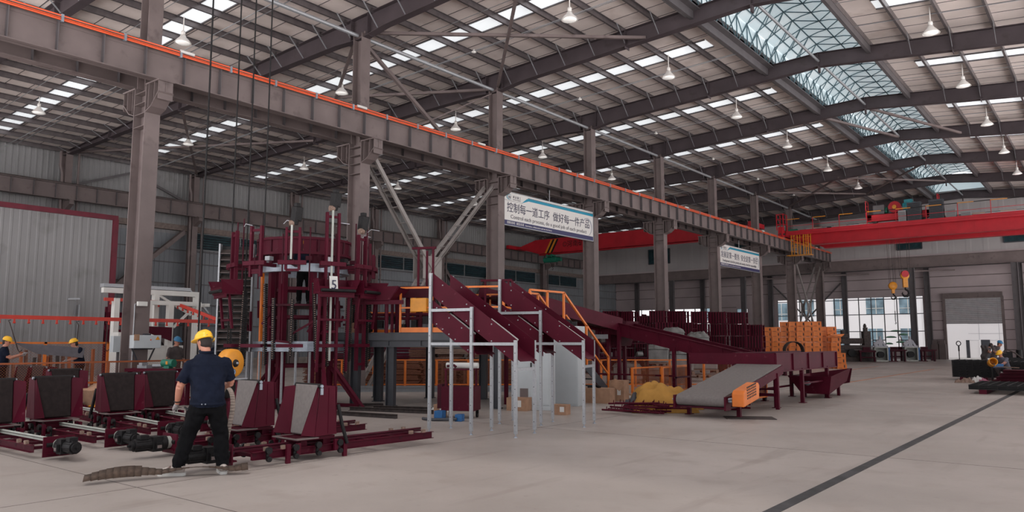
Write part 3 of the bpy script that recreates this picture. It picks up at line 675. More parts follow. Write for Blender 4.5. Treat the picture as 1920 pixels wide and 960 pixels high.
# ================================================================ CRANES
# single girder crane in the left bay
t = thing('single_girder_crane', 'red single girder crane spanning the left bay behind the sign', 'crane', (XW + 1.35, 57, 10.27))
W = XA - .75 - (XW + 1.35)
m = MB()
for s in (-.32, .29): m.prism([(.9, s, -.05), (3.0, s, -.62), (W - 3.0, s, -.62), (W - .9, s, -.05), (W - .9, s, .25), (W - 2.5, s, .68), (2.5, s, .68), (.9, s, .25)], (0, .03, 0))
m.b6(2.5, W - 2.5, -.36, .36, .66, .70).bar((2.9, 0, -.62), (W - 2.9, 0, -.62), .64, .04).bar((.9, 0, .24), (2.5, 0, .68), .6, .03).bar((W - 2.5, 0, .68), (W - .9, 0, .24), .6, .03).bar((.9, 0, -.05), (3, 0, -.62), .6, .03).bar((W - 3, 0, -.62), (W - .9, 0, -.05), .6, .03)
part('girder', m, M_RED, t)
part('lower_flange', MB().b6(2.8, W - 2.8, -.20, .20, -.74, -.70).b6(2.8, W - 2.8, -.01, .01, -.74, -.6), M_RED, t)
for x in (0, W): part('end_carriage', MB().b6(x - .16, x + .16, -1.3, 1.3, .0, .34).b6(x - .14 if x else x, x + 1.1 if not x else x, -.2, .2, .02, .24).b6(x - 1.1 if x else x, x, -.2, .2, .02, .24), M_RED, t)
for k, c_ in enumerate((M_AMBER, M_BLACK, M_AMBER, M_BLACK)):
    part('hazard_stripe', MB().prism([(3.6 + k * .22, -.325, -.6), (3.8 + k * .22, -.325, -.6), (4.5 + k * .22, -.325, .62), (4.3 + k * .22, -.325, .62)], (0, -.004, 0)), c_, t)
put_text('crane_lettering', '©河南矿山', .62, M_BLACK, t, Matrix(((1, 0, 0, 5.6), (0, 0, -1, -.33), (0, 1, 0, -.15), (0, 0, 0, 1))))
hz = thing('electric_hoist', 'green electric hoist hanging under the red single girder crane', 'hoist', (XW + 5.6, 57, 9.02))
part('drum_housing', MB().cyl((-.9, 0, .05), (.5, 0, .05), .26, 14).cyl((.5, 0, .05), (.95, 0, .05), .19, 12), M_GREEN, hz)
part('trolley', MB().b6(-.55, .1, -.25, .25, .33, .46).b6(-.5, -.4, -.2, .2, .1, .4).b6(0, .1, -.2, .2, .1, .4).cyl((-.45, -.28, .46), (-.45, .28, .46), .1, 10).cyl((.05, -.28, .46), (.05, .28, .46), .1, 10), M_GREEN, hz)
part('hook_block', MB().b6(-.12, .12, -.1, .1, -.6, -.3).tube([(0, 0, -.6), (0, 0, -.7), (.09, 0, -.8), (0, 0, -.9), (-.09, 0, -.82)], .025, 6), M_IRON, hz)
# double girder crane
t = thing('double_girder_crane', 'big red double girder crane over the far open floor', 'crane', (XA + .75, 0, CT + .10))
X1 = 23.0
for nm, y, z0, z1 in (('near', 59.6, -.55, .55), ('far', 62.6, -.55, .55)):
    m = MB(); m.prism([(.6, y - .25, .12), (1.9, y - .25, z0), (X1, y - .25, z0 - .05), (X1, y - .25, z1), (.6, y - .25, z1)], (0, .5, 0)); g_ = part('box_girder', m, M_RED, t)
    m = MB().b6(1.0, X1, y - .33, y + .33, z1 - .0, z1 + .04).b6(1.9, X1, y - .32, y + .32, z0 - .06, z0 - .02)
    for k in range(9): m.b6(2.6 + k * 2, 2.64 + k * 2, y - .26, y - .25, z0, z1)
    part('girder_plate', m, M_RED, t)
    part('trolley_rail', MB().b6(1.4, X1, y - .04, y + .04, z1 + .04, z1 + .14), M_GALV, t)
for s, yy in ((-1, 59.6), (1, 62.6)):
    y = yy + s * .8; part('walkway', MB().b6(.3, X1, y - .5, y + .5, .22, .27).b6(.3, X1, y + s * .48, y + s * .5, .1, .42), M_RED, t)
    m = MB(); x = .4
    while x < X1: m.b6(x - .02, x + .02, y + s * .47, y + s * .51, .27, 1.32); x += 1.9
    m.b6(.4, X1, y + s * .47, y + s * .5, .78, .81)
    part('railing', m, M_RED, t)
    m = MB(); x = .4
    k = 0
    while x < X1: m.use(k % 2).b6(x, min(X1, x + .95), y + s * .46, y + s * .51, 1.30, 1.345); x += .95; k += 1
    part('handrail', m, [M_AMBER, M_BLACK], t, 'striped amber and black handrail')
m = MB().b6(-.2, .2, 58.2, 64.0, .05, .5).b6(-.16, .16, 57.9, 58.4, -.02, .75).b6(-.16, .16, 63.8, 64.3, -.02, .75); part('end_carriage', m, M_RED, t)
for y in (58.15, 64.05): part('wheel', MB().cyl((-.07, y, .2), (.07, y, .2), .26, 16).cyl((-.24, y, .2), (.24, y, .2), .08, 10), M_IRON, t)
m = MB()
for x in (-.25, .25):
    for y in (57.9, 58.7): m.b6(x - .03, x + .03, y - .03, y + .03, .5, 1.75)
    for z in (.95, 1.35, 1.72): m.b6(x - .025, x + .025, 57.9, 58.7, z - .02, z + .02)
for z in (.95, 1.35, 1.72): m.b6(-.25, .25, 57.88, 57.92, z - .02, z + .02)
part('end_cage', m, M_RED, t)
part('travel_motor', MB().cyl((.45, 58.75, .42), (1.0, 58.75, .42), .2, 12).b6(.5, .8, 58.6, 58.9, .2, .3), M_GREEN, t)
part('brake_unit', MB().cyl((2.4, 58.8, .42), (3.1, 58.8, .42), .1, 10).b6(2.5, 2.7, 58.7, 58.9, .27, .42).cyl((3.2, 58.8, .42), (3.5, 58.8, .42), .14, 10), M_BLACK, t)
lad = thing('access_ladder_cage', 'orange ladder cage hanging under the red crane by the runway beam', 'ladder', (XA + 1.3, 59.0, 8.15))
m = MB()
for x in (0, .45, .9, 1.25):
    for y in (-.3, .3): m.b6(x - .025, x + .025, y - .025, y + .025, 0, 1.75)
for z in (.25, .55, .85, 1.15, 1.45): m.b6(.9, 1.25, -.3, -.27, z, z + .03).b6(0, .45, -.3, -.27, z, z + .03)
for z in (.75, 1.4): m.b6(0, 1.25, .28, .31, z, z + .03)
part('ladder_frame', m, M_AMBER, lad); part('platform', MB().b6(-.4, 1.4, -.35, .35, -.05, 0), M_AMBER, lad)
tx = 5.9
tl = thing('crane_trolley', 'red hoist trolley riding on the double girder crane', 'trolley', (XA + .75 + tx, 61.1, CT + .10 + .72))
part('trolley_frame', MB().b6(0, 4.2, -1.9, -1.6, 0, .5).b6(0, 4.2, 1.5, 1.8, 0, .5).b6(0, .3, -1.9, 1.8, .1, .45).b6(3.9, 4.2, -1.9, 1.8, .1, .45).b6(1.8, 2.2, -1.6, 1.5, .1, .4).b6(0, 4.2, -1.9, 1.8, .46, .5), M_RED, tl)
part('rope_drum', MB().cyl((1.75, -1.0, 1.0), (1.75, 1.2, 1.0), .30, 20).cyl((1.75, -1.35, 1.0), (1.75, -1.25, 1.0), .42, 24), M_RED, tl)
part('drum_hub', MB().cyl((1.75, -1.42, 1.0), (1.75, -1.35, 1.0), .15, 12), M_AMBER, tl)
part('gearbox', MB().b6(.3, 1.05, -1.3, -.5, .5, 1.25), M_STEELD, tl, 'dark square gearbox housing'); part('hoist_motor', MB().cyl((.95, -.9, .85), (1.2, -.9, .85), .25, 12), M_GREEN, tl)
part('hoist_motor', MB().cyl((2.3, -1.2, .95), (3.1, -1.2, .95), .3, 14).b6(2.4, 2.9, -1.4, -1.0, 1.2, 1.45).b6(2.5, 3.0, -1.4, -1.0, .5, .8), M_TEAL, tl, 'teal hoist motor')
m = MB()
for x, y in ((-.05, -1.9), (-.05, -1.2), (4.6, -1.9), (4.6, -1.2)): m.b6(x - .025, x + .025, y - .025, y + .025, .3, 1.55)
for z in (.9, 1.2, 1.53): m.b6(-.07, -.03, -1.9, -1.2, z - .02, z + .02).b6(4.58, 4.62, -1.9, -1.2, z - .02, z + .02)
m.b6(4.2, 4.65, -1.95, -1.15, .3, .35); part('railing', m, M_RED, tl)
for x in (.5, 3.7): part('trolley_wheel', MB().cyl((x, -1.85, -.02), (x, -1.65, -.02), .17, 14), M_IRON, tl)
def vented(lab, x, w_, h_, m_):
    q = thing('control_cabinet', lab, 'cabinet', (XA + .75 + x, 58.75, CT + .10 + .28)); part('cabinet_body', MB().b6(0, w_, -.22, .22, 0, h_), m_, q, bevel=.01)
    m = MB()
    for k in range(int(h_ / .09) - 1): m.b6(.05, w_ - .05, -.235, -.22, .07 + k * .09, .10 + k * .09)
    part('vent', m, M_STEELD if m_ != M_ANTHR else M_BLACK, q)
for a in ((('pale vented resistor box on the crane walkway under the trolley'), 8.1, .5, .95, M_WALLW), ('dark tall control cabinet beside the crane trolley', 8.68, .88, 1.45, M_ANTHR), ('dark tall control cabinet right of the crane trolley', 10.05, .88, 1.5, M_ANTHR), ('pale vented resistor box right of the dark crane cabinets', 11.05, .6, .8, M_WALLW), ('small pale vented box at the right on the crane walkway', 11.95, .6, .5, M_WALLW)): vented(*a)
def hook(lab, x, y, z, s, rz):
    h = thing('crane_hook', lab, 'hook', (x, y, z), rz)
    part('sheave_block', MB().lathe([(.001, -.12), (.36, -.12), (.42, -.08), (.42, .08), (.36, .12), (.001, .12)], (0, 0, 1.05 * s), n=18, ax=(0, 1, 0)) if s == 1 else MB().lathe([(.001, -.1), (.26, -.1), (.3, -.06), (.3, .06), (.26, .1), (.001, .1)], (0, 0, 1.05 * s), n=18, ax=(0, 1, 0)), M_AMBER, h)
    part('sheave', MB().cyl((0, -.16 * s, 1.18 * s), (0, .16 * s, 1.18 * s), .26 * s, 16), M_RED, h, 'red rope sheave')
    part('shank_housing', MB().b6(-.17 * s, .17 * s, -.12 * s, .12 * s, .15 * s, .85 * s), M_AMBER, h, bevel=.02)
    pts = [(0, 0, .2 * s), (0, 0, 0), (.18 * s, 0, -.12 * s), (.25 * s, 0, -.32 * s), (.12 * s, 0, -.52 * s), (-.12 * s, 0, -.52 * s), (-.25 * s, 0, -.33 * s), (-.2 * s, 0, -.2 * s)]
    part('hook', MB().tube(pts, [.06 * s, .07 * s, .08 * s, .09 * s, .10 * s, .09 * s, .06 * s, .02 * s], 8), M_BLACK, h)
    m = MB(); top = CT + .9 - z
    for dx in (-.36, -.22, .22, .36): m.cyl((dx * s, 0, 1.05 * s), (dx * s * 1.3, 0, top), .012, 5)
    part('wire_rope', m, M_IRON, h)
hook('larger amber hook block hanging from the red crane', -11.95, 61.1, 5.35, .95, .5)
hook('smaller amber hook block left of the larger one', -12.8, 61.2, 5.0, .62, .5)
m = MB().cyl((0, 0, 0), (0, 0, 7.35), .012, 5); 
for k in range(6): m.tube([(.03 * math.cos(a), 0, .25 + k * .12 + .06 * math.sin(a)) for a in [R(q) for q in range(0, 360, 45)]], .01, 5, closed=True)
m.tube([(0, 0, .2), (0, 0, .1), (.06, 0, .03), (0, 0, -.05), (-.05, 0, 0)], .02, 6)
solo('pendant_chain', m, M_BLACK, 'thin dark chain hanging below the smaller crane hook', 'chain', (-12.75, 61.2, 2.9))
# black lifting ropes in the left foreground
for k, (x, y, z0) in enumerate(((-17.6, 9.9, 1.0), (-17.2, 10.45, 1.0), (-17.0, 10.75, .9), (-16.65, 11.0, .9))):
    solo('hanging_rope', MB().cyl((0, 0, 0), (0, 0, 13.0 - z0), .018 if k else .022, 6), M_BLACK, 'black lifting rope hanging to the slatted rack, %s from the left' % ORD[k], 'rope', (x, y, z0))
# ================================================================ PEOPLE
def loft(path, segs=14):
    # path: list of (x, y, z, rx, ry) rings stacked along the limb
    m = MB(); m.tube([p[:3] for p in path], [(p[3], p[4]) for p in path], segs); return m
def body_mesh(name, pieces, voxel):
    # pieces: list of (MB, material index); welded into one continuous skin, each face coloured by the piece it came from
    bm_v = []; bm_f = []; kd_pts = []
    for mb, mi in pieces:
        o = len(bm_v); bm_v += mb.v; bm_f += [[i + o for i in f] for f in mb.f]
        for f in mb.f:
            c = sum((Vector(mb.v[i]) for i in f), Vector()) / len(f); kd_pts.append((c, mi))
            for i in f: kd_pts.append((c.lerp(Vector(mb.v[i]), .6), mi))
    me = bpy.data.meshes.new(name); me.from_pydata(bm_v, [], bm_f)
    bm = bmesh.new(); bm.from_mesh(me); bmesh.ops.recalc_face_normals(bm, faces=bm.faces); bm.to_mesh(me); bm.free()
    o = bpy.data.objects.new(name, me); COL.objects.link(o)
    md = o.modifiers.new('r', 'REMESH'); md.mode = 'VOXEL'; md.voxel_size = voxel; md.use_smooth_shade = True
    ms = o.modifiers.new('s', 'SMOOTH'); ms.iterations = 3; ms.factor = .5
    dg = bpy.context.evaluated_depsgraph_get(); out = bpy.data.meshes.new_from_object(o.evaluated_get(dg)); bpy.data.objects.remove(o)
    kd = KDTree(len(kd_pts))
    for i, (c, mi) in enumerate(kd_pts): kd.insert(c, i)
    kd.balance()
    out.materials.clear()
    idx = [kd_pts[kd.find(p.center)[1]][1] for p in out.polygons]
    for v in out.vertices:      # folds of the cloth
        c = v.co; mi = kd_pts[kd.find(c)[1]][1]
        if mi in (1, 2):
            f_ = noise.noise(Vector((c.x * 9, c.y * 9, c.z * (13 if mi == 2 else 8)))) + .6 * noise.noise(Vector((c.x * 22 + 3, c.y * 22, c.z * 17 + c.x * 14)))
            v.co = c + v.normal * f_ * (.017 if voxel < .015 else .008)
    out['idx'] = 0
    return out, idx
def limb(p, q, r0, r1, n=6, bulge=0., mid=None, flat=1.):
    p, q = Vector(p), Vector(q); out = []
    for i in range(n + 1):
        t = i / n; c = p.lerp(q, t); r_ = r0 + (r1 - r0) * t + bulge * math.sin(math.pi * t); out.append((*c, r_, r_ * flat))
    return out
def finger(m, p, d, L, r_, curl, axis):
    pts = [Vector(p)]; d = Vector(d).normalized(); ax = Vector(axis).normalized()
    for k, f in enumerate((.45, .32, .23)):
        pts.append(pts[-1] + d * L * f); d = Matrix.Rotation(curl, 3, ax) @ d
    m.tube(pts, [r_, r_ * .95, r_ * .85, r_ * .6], 7)
def hand(wrist, direction, palm_n, s=1., curl=.7, side=1):
    # palm, four curled fingers and a thumb leaving the side of the palm
    w = Vector(wrist); d = Vector(direction).normalized(); n_ = Vector(palm_n).normalized(); n_ = (n_ - d * n_.dot(d)).normalized(); x = d.cross(n_).normalized() * side
    m = MB(); Pm = []
    m.tube([w, w + d * .03 * s, w + d * .07 * s, w + d * .095 * s], [(.026 * s, .03 * s), (.032 * s, .030 * s), (.04 * s, .024 * s), (.034 * s, .016 * s)], 10)
    for k, (o, L) in enumerate(((-.030, .072), (-.010, .080), (.011, .076), (.030, .060))):
        finger(m, w + d * .088 * s + x * o * s, d - x * o * 1.2, L * s, .0095 * s, curl, x.cross(Vector((0, 0, 0))) if False else -x * side if False else d.cross(n_))
    finger(m, w + d * .03 * s - x * .030 * s, d * .7 - x * .8 + n_ * .3, .062 * s, .011 * s, curl * .5, d.cross(n_))
    return m
def person(name, label, loc, rz, P, mats, voxel=.014, helmet=M_YEL, group=None):
    # P: joints dict in local metres: x right, y forward, z up
    V = {k: Vector(v) for k, v in P.items() if isinstance(v, tuple)}
    w_ = P.get('wide', 1.); pc = []
    pel, che, nek, hd = V['pelvis'], V['chest'], V['neck'], V['head']
    sL, sR = V['shL'], V['shR']; yawv = (sR - sL).normalized()
    # torso rings
    def ring(c, rx, ry): return (c, rx, ry)
    ax = (sR - sL); ang = math.atan2(ax.y, ax.x)
    def torso(rings, segs=20):
        m = MB(); vs = []; n_ = segs
        for c, rx, ry in rings:
            for k in range(n_):
                a = 2 * math.pi * k / n_; x, y = rx * math.cos(a), ry * math.sin(a)
                vs.append((c.x + x * math.cos(ang) - y * math.sin(ang), c.y + x * math.sin(ang) + y * math.cos(ang), c.z))
        fs = [(i * n_ + k, i * n_ + (k + 1) % n_, (i + 1) * n_ + (k + 1) % n_, (i + 1) * n_ + k) for i in range(len(rings) - 1) for k in range(n_)]
        fs += [tuple(range(n_))[::-1], tuple(range((len(rings) - 1) * n_, len(rings) * n_))]
        return m.add(vs, fs, True)
    up = nek - pel; hem = P.get('hem', .06)
    pc.append((torso([(pel + up * hem * -.3 + Vector((0, 0, -.02)), .185 * w_, .135 * w_), (pel + up * .12, .19 * w_, .145 * w_), (pel + up * .35, .185 * w_, .14 * w_), (che, .205 * w_, .14 * w_), (che.lerp(nek, .45), .20 * w_, .125 * w_), (che.lerp(nek, .8), .13 * w_, .095 * w_), (nek, .075, .07)]), 1))
    pc.append((torso([(pel + Vector((0, 0, -.14)), .155 * w_, .115 * w_), (pel + Vector((0, 0, -.06)), .172 * w_, .125 * w_), (pel + Vector((0, 0, .0)), .14 * w_, .10 * w_)]), 2))
    for s in 'LR':
        h_, k_, a_ = V['hip' + s], V['knee' + s], V['ank' + s]
        tr = P.get('leg', 1.)
        pc.append((loft(limb(h_, k_, .100 * w_ * tr, .072 * w_ * tr, 6, .004) + limb(k_, a_, .072 * w_ * tr, .060 * w_ * tr, 6, .006)[1:]), 2))
        e_, wr = V['elb' + s], V['wri' + s]; sh = V['sh' + s]
        cuff = P.get('cuff', .75)
        pc.append((loft(limb(sh, sh.lerp(e_, cuff), .070 * w_, .066 * w_, 4)), 1)); m = MB(); m.lathe([(.001, -.062 * w_), (.045 * w_, -.045 * w_), (.064 * w_, 0), (.045 * w_, .045 * w_), (.001, .062 * w_)], sh, 12); pc.append((m, 1))
        pc.append((loft(limb(sh.lerp(e_, .4), e_, .048 * w_, .044 * w_, 4)), 0 if cuff < 1 else 1)); pc.append((loft(limb(e_, wr, .044 * w_, .029, 6, .004)), 0 if P.get('bare', True) else 1))
        if P.get('long'): pc.append((loft(limb(e_, e_.lerp(wr, .9), .052, .042, 4)), 1)); pc.append((loft(limb(sh, e_, .066, .052, 4)), 1))
        hdirn = V.get('hand' + s, wr + (wr - e_).normalized() * .1) - wr
        pc.append((hand(wr, hdirn, V.get('palm' + s, (Vector((1, 0, 0)) if s == 'L' else Vector((-1, 0, 0)))), 1.0, P.get('curl', .55), 1 if s == 'L' else -1), 3))
    # neck and head
    f = Vector(P['face']).normalized(); pc.append((loft([(*(nek - Vector((0, 0, .03))), .062, .062), (*nek.lerp(hd, .5), .056, .056), (*hd, .05, .05)]), 0))
    q = Vector((0, 1, 0)).rotation_difference(Vector((f.x, f.y, 0)).normalized()); tilt = Matrix.Rotation(math.asin(max(-1, min(1, f.z))), 3, (q @ Vector((1, 0, 0))))
    hm = MB(); prof = [(-.115, .030, .035, .035), (-.095, .048, .055, .020), (-.06, .062, .075, .008), (-.02, .070, .088, 0), (.03, .074, .094, -.004), (.075, .066, .084, -.008), (.105, .045, .058, -.010), (.120, .012, .02, -.010)]
    vs = []; n_ = 18
    for z, rx, ry, dy in prof:
        for k in range(n_):
            a = 2 * math.pi * k / n_; p = Vector((rx * math.cos(a), dy + ry * math.sin(a), z)); vs.append(hd + tilt @ (q @ p))
    fs = [(i * n_ + k, i * n_ + (k + 1) % n_, (i + 1) * n_ + (k + 1) % n_, (i + 1) * n_ + k) for i in range(len(prof) - 1) for k in range(n_)] + [tuple(range(n_))[::-1], tuple(range((len(prof) - 1) * n_, len(prof) * n_))]
    hm.add(vs, fs, True); T = lambda p: hd + tilt @ (q @ Vector(p))
    hm.tube([T((0, .080, .005)), T((0, .104, -.028)), T((0, .088, -.038))], [.009, .015, .008], 8)          # nose
    hm.tube([T((-.026, .078, -.062)), T((0, .090, -.060)), T((.026, .078, -.062))], [.006, .010, .006], 8)      # lips
    hm.tube([T((-.045, .070, .024)), T((-.02, .088, .028)), T((0, .084, .02)), T((.02, .088, .028)), T((.045, .070, .024))], .009, 6)  # brow
    for s in (-1, 1): hm.tube([T((s * .070, -.012, .02)), T((s * .084, -.018, .022)), T((s * .082, -.014, -.012)), T((s * .072, -.004, -.03))], [.008, .012, .011, .007], 8)
    pc.append((hm, 0))
    me, idx = body_mesh(name, pc, voxel)
    for m_ in mats: me.materials.append(m_)
    me.polygons.foreach_set('material_index', idx); me.update()
    t = thing('person', label, 'person', loc, rz, group)
    part('body', me, None, t)
    e = MB()
    for s in (-1, 1): e.lathe([(.001, -.010), (.009, -.006), (.011, 0), (.009, .006), (.001, .010)], T((s * .030, .080, .006)), 8)
    part('eyes', e, M_BLACK, t)
    hr = MB(); vs = []; prof2 = [(-.075, .055, .050, -.035), (-.03, .074, .070, -.028), (.03, .080, .085, -.018), (.09, .064, .07, -.015), (.125, .01, .012, -.012)]
    for z, rx, ry, dy in prof2:
        for k in range(n_):
            a = 2 * math.pi * k / n_; vs.append(T((rx * math.cos(a), dy + ry * math.sin(a), z)))
    hr.add(vs, [(i * n_ + k, i * n_ + (k + 1) % n_, (i + 1) * n_ + (k + 1) % n_, (i + 1) * n_ + k) for i in range(len(prof2) - 1) for k in range(n_)] + [tuple(range(n_))[::-1]], True)
    part('hair', hr, M_HAIR, t)
    if helmet:
        hh = MB(); vs = []; pr = [(.045, .118, .150, .012), (.052, .122, .155, .012), (.056, .100, .122, 0), (.085, .098, .120, -.004), (.12, .084, .104, -.008), (.15, .055, .07, -.008), (.165, .015, .02, -.008)]
        for z, rx, ry, dy in pr:
            for k in range(24):
                a = 2 * math.pi * k / 24; brim = 1 if z > .053 else (.90 if math.sin(a) < 0 else 1.05); rid = .004 if (z > .06 and abs(math.cos(a)) < .2) else 0
                vs.append(T((rx * math.cos(a) * (brim if z <= .053 else 1), dy + ry * math.sin(a) * brim, z + rid)))
        hh.add(vs, [(i * 24 + k, i * 24 + (k + 1) % 24, (i + 1) * 24 + (k + 1) % 24, (i + 1) * 24 + k) for i in range(len(pr) - 1) for k in range(24)] + [tuple(range(24))[::-1], tuple(range(len(pr) * 24 - 24, len(pr) * 24))], True)
        part('safety_helmet', hh, helmet, t)
        if name == 'worker_main':
            for s in (-.035, .035): part('helmet_rivet', MB().lathe([(.001, .0), (.007, .0), (.005, .004), (.001, .006)], T((s, -.112, .072)), 8, ax=tilt @ (q @ Vector((0, -1, 0)))), M_ZINC, t)
    for s in 'LR':
        a_ = V['ank' + s]; tv = Vector(P.get('toe' + s, (0, 1, 0))); tv.z = 0; tv.normalize(); b_ = Vector((a_.x, a_.y, 0)); sm = MB()
        gz = a_.z - .085
        def SH(f_, z): return b_ + tv * f_ + Vector((0, 0, gz + z))
        sm.tube([SH(-.085, .06), SH(-.062, .066), SH(0, .080), SH(.06, .066), (SH(.12, .054)), SH(.18, .046), SH(.212, .036)], [(.026, .036), (.046, .056), (.052, .070), (.052, .056), (.054, .044), (.046, .034), (.022, .018)], 14)
        sh_ = part('shoe', sm, P.get('shoe', M_SHOE), t)
        so = MB(); out = [(-.10, -.022), (-.08, -.042), (0, -.048), (.08, -.052), (.16, -.053), (.205, -.034), (.225, 0), (.205, .034), (.16, .053), (.08, .052), (0, .048), (-.08, .042), (-.10, .022)]
        sdv = Vector((tv.y, -tv.x, 0))
        so.prism([b_ + tv * f_ + sdv * g_ + Vector((0, 0, gz)) for f_, g_ in out], (0, 0, .036)); part('shoe_sole', so, M_PAPER if P.get('shoe', M_SHOE) == M_SHOE else M_BLACK, sh_)
        if P.get('glove'):
            pass
    return t, T
W_ = dict(wide=1.07, leg=1.14, cuff=.82, pelvis=(.04, .0, .86), chest=(.035, .02, 1.22), neck=(.0, .05, 1.46), head=(-.035, .12, 1.58), face=(-.75, .85, -.35),
          shL=(-.18, .03, 1.32), elbL=(-.285, .04, 1.05), wriL=(-.315, .16, .84), shR=(.215, .03, 1.34), elbR=(.30, .16, 1.08), wriR=(.14, .36, 1.0), palmL=(1, .3, 0), handL=(-.35, .20, .75),
          hipL=(-.05, 0, .82), kneeL=(-.17, .05, .46), ankL=(-.27, .0, .085), hipR=(.13, 0, .82), kneeR=(.20, .06, .46), ankR=(.245, -.02, .085), toeL=(-1, .25, 0), toeR=(-.15, 1, 0), hem=.25, curl=.75)
WRZ = R(58)
main, T_ = person('worker_main', 'person in yellow helmet, navy shirt and black trousers standing nearest with back turned', (-8.84, 5.09, 0), WRZ, W_, [M_SKIN, M_NAVY, M_BCLOTH, M_GLOVE], .0105)
part('waistband', MB().tube([(.04 + .196 * math.cos(a), .0 + .149 * math.sin(a), .842) for a in [R(q) for q in range(0, 360, 20)]], (.014, .022), 8, closed=True), M_NAVY, main, 'navy elasticated shirt hem')
for dx in (-.06, -.02): part('button', MB().lathe([(.001, 0), (.009, 0), (.007, .004), (.001, .005)], (.04 + dx, -.168, .846), 10, ax=(0, -1, 0)), M_ZINC, main)
part('shirt_collar', MB().tube([(-.005 + .082 * math.cos(a), .055 + .078 * math.sin(a), 1.475 + .012 * math.sin(a)) for a in [R(q) for q in range(0, 360, 24)]], (.007, .017), 8, closed=True), M_NAVY, main)
part('shoulder_seam', MB().tube([(-.20, -.115, 1.30), (.03, -.15, 1.31), (.25, -.115, 1.31)], .004, 6), M_NAVY, main)
part('wristband', MB().tube([(-.312 + .034 * math.cos(a), .145 + .034 * math.sin(a), .868 + .010 * math.sin(a)) for a in [R(q) for q in range(0, 360, 30)]], .008, 6, closed=True), M_BLACK, main)
solo('wire_tool', MB().cyl((-.02, 0, 0), (.10, .02, -.05), .012, 8).tube([(.0, 0, 0), (.02, .02, -.12), (-.01, .02, -.28), (.03, .0, -.40)], .004, 5), M_BLACK, 'small black wire tool held in the gloved hand of the near worker', 'tool', (-8.98, 4.93, .80))

def pj_on(px_dir, d): pass
STAND = dict(pelvis=(0, 0, .93), chest=(0, .02, 1.24), neck=(0, .04, 1.46), head=(0, .08, 1.58), face=(0, 1, -.3), shL=(-.18, .02, 1.38), shR=(.18, .02, 1.38), elbL=(-.24, .12, 1.12), wriL=(-.18, .36, 1.08), elbR=(.24, .12, 1.12), wriR=(.18, .36, 1.08),
             hipL=(-.09, 0, .9), kneeL=(-.11, .04, .48), ankL=(-.12, -.02, .085), hipR=(.09, 0, .9), kneeR=(.11, .04, .48), ankR=(.12, -.02, .085), shoe=M_BLACK, toeL=(-.1, 1, 0), toeR=(.1, 1, 0))
def var(**k): d = dict(STAND); d.update(k); return d
cl_ = [M_SKIN, M_NAVY, M_BCLOTH, M_GLOVE]
person('w', 'person in yellow helmet holding the left end of the bent grey plate', (-23.9, 7.80, 0), R(-15), var(elbL=(-.20, .10, 1.12), elbR=(.22, .15, 1.15), wriR=(.15, .45, 1.25), wriL=(-.1, .42, 1.2), face=(.4, 1, -.3)), cl_, .022)
person('w', 'person in a yellow helmet and dark shirt holding the right end of the grey plate', (-24.0, 9.85, 0), R(160), var(wriL=(-.25, .33, 1.05), wriR=(.22, .30, 1.3), chest=(0, .06, 1.22), neck=(0, .12, 1.42), head=(0, .18, 1.53)), cl_, .022)
person('w', 'person in a blue cap and grey brown overalls standing by the green motor', (-21.6, 11.45, 0), R(-80), var(long=True, wriL=(-.2, .25, .95), wriR=(.2, .2, .9), elbR=(.25, .02, 1.1), elbL=(-.25, .02, 1.1), shoe=M_BLACK), [M_SKIN, M_GCLOTH, M_GCLOTH, M_SKIN], .022, M_BLUE)
person('w', 'person in a yellow helmet mostly hidden between the near worker and the tall rack', (-21.2, 12.6, 0), R(100), var(), [M_SKIN, M_NAVY, M_NAVY, M_SKIN], .022)
person('w', 'person in a yellow helmet standing inside the round sorting tower', (-16.25, 11.95, 2.50), R(60), var(neck=(0, .10, 1.42), head=(.0, .18, 1.53), wriL=(-.2, .38, 1.2), wriR=(.2, .38, 1.2)), cl_, .02)
SIT = var(pelvis=(0, 0, .36), chest=(0, .16, .66), neck=(0, .26, .86), head=(0, .34, .97), face=(0, 1, -.5), shL=(-.18, .2, .79), shR=(.18, .2, .79), elbL=(-.22, .42, .62), elbR=(.22, .42, .62), wriL=(-.1, .62, .5), wriR=(.1, .62, .5),
          hipL=(-.1, 0, .34), hipR=(.1, 0, .34), kneeL=(-.2, .36, .44), kneeR=(.2, .36, .44), ankL=(-.16, .14, .085), ankR=(.16, .14, .085), long=True)
person('w', 'person in a blue helmet and dark overalls bending among the mesh bundles at the right', (-4.55, 41.0, 0), R(-100), var(long=True, chest=(0, .10, 1.20), neck=(0, .2, 1.38), head=(0, .28, 1.48)), [M_SKIN, M_GCLOTH, M_GCLOTH, M_GCLOTH], .025, M_BLUE)
person('w', 'person without helmet in dark overalls working just left of the blue helmet', (-5.0, 41.6, 0), R(-60), var(long=True, chest=(0, .14, 1.16), neck=(0, .26, 1.32), head=(0, .34, 1.40)), [M_SKIN, M_GCLOTH, M_GCLOTH, M_GCLOTH], .025, None)
person('w', 'person in yellow helmet crouching behind the stack of maroon profiles', (-3.62, 36.4, .12), R(150), SIT, [M_SKIN, mat('grey_blue_cloth', (.10, .10, .13), .9), M_GCLOTH, M_GLOVE], .025)
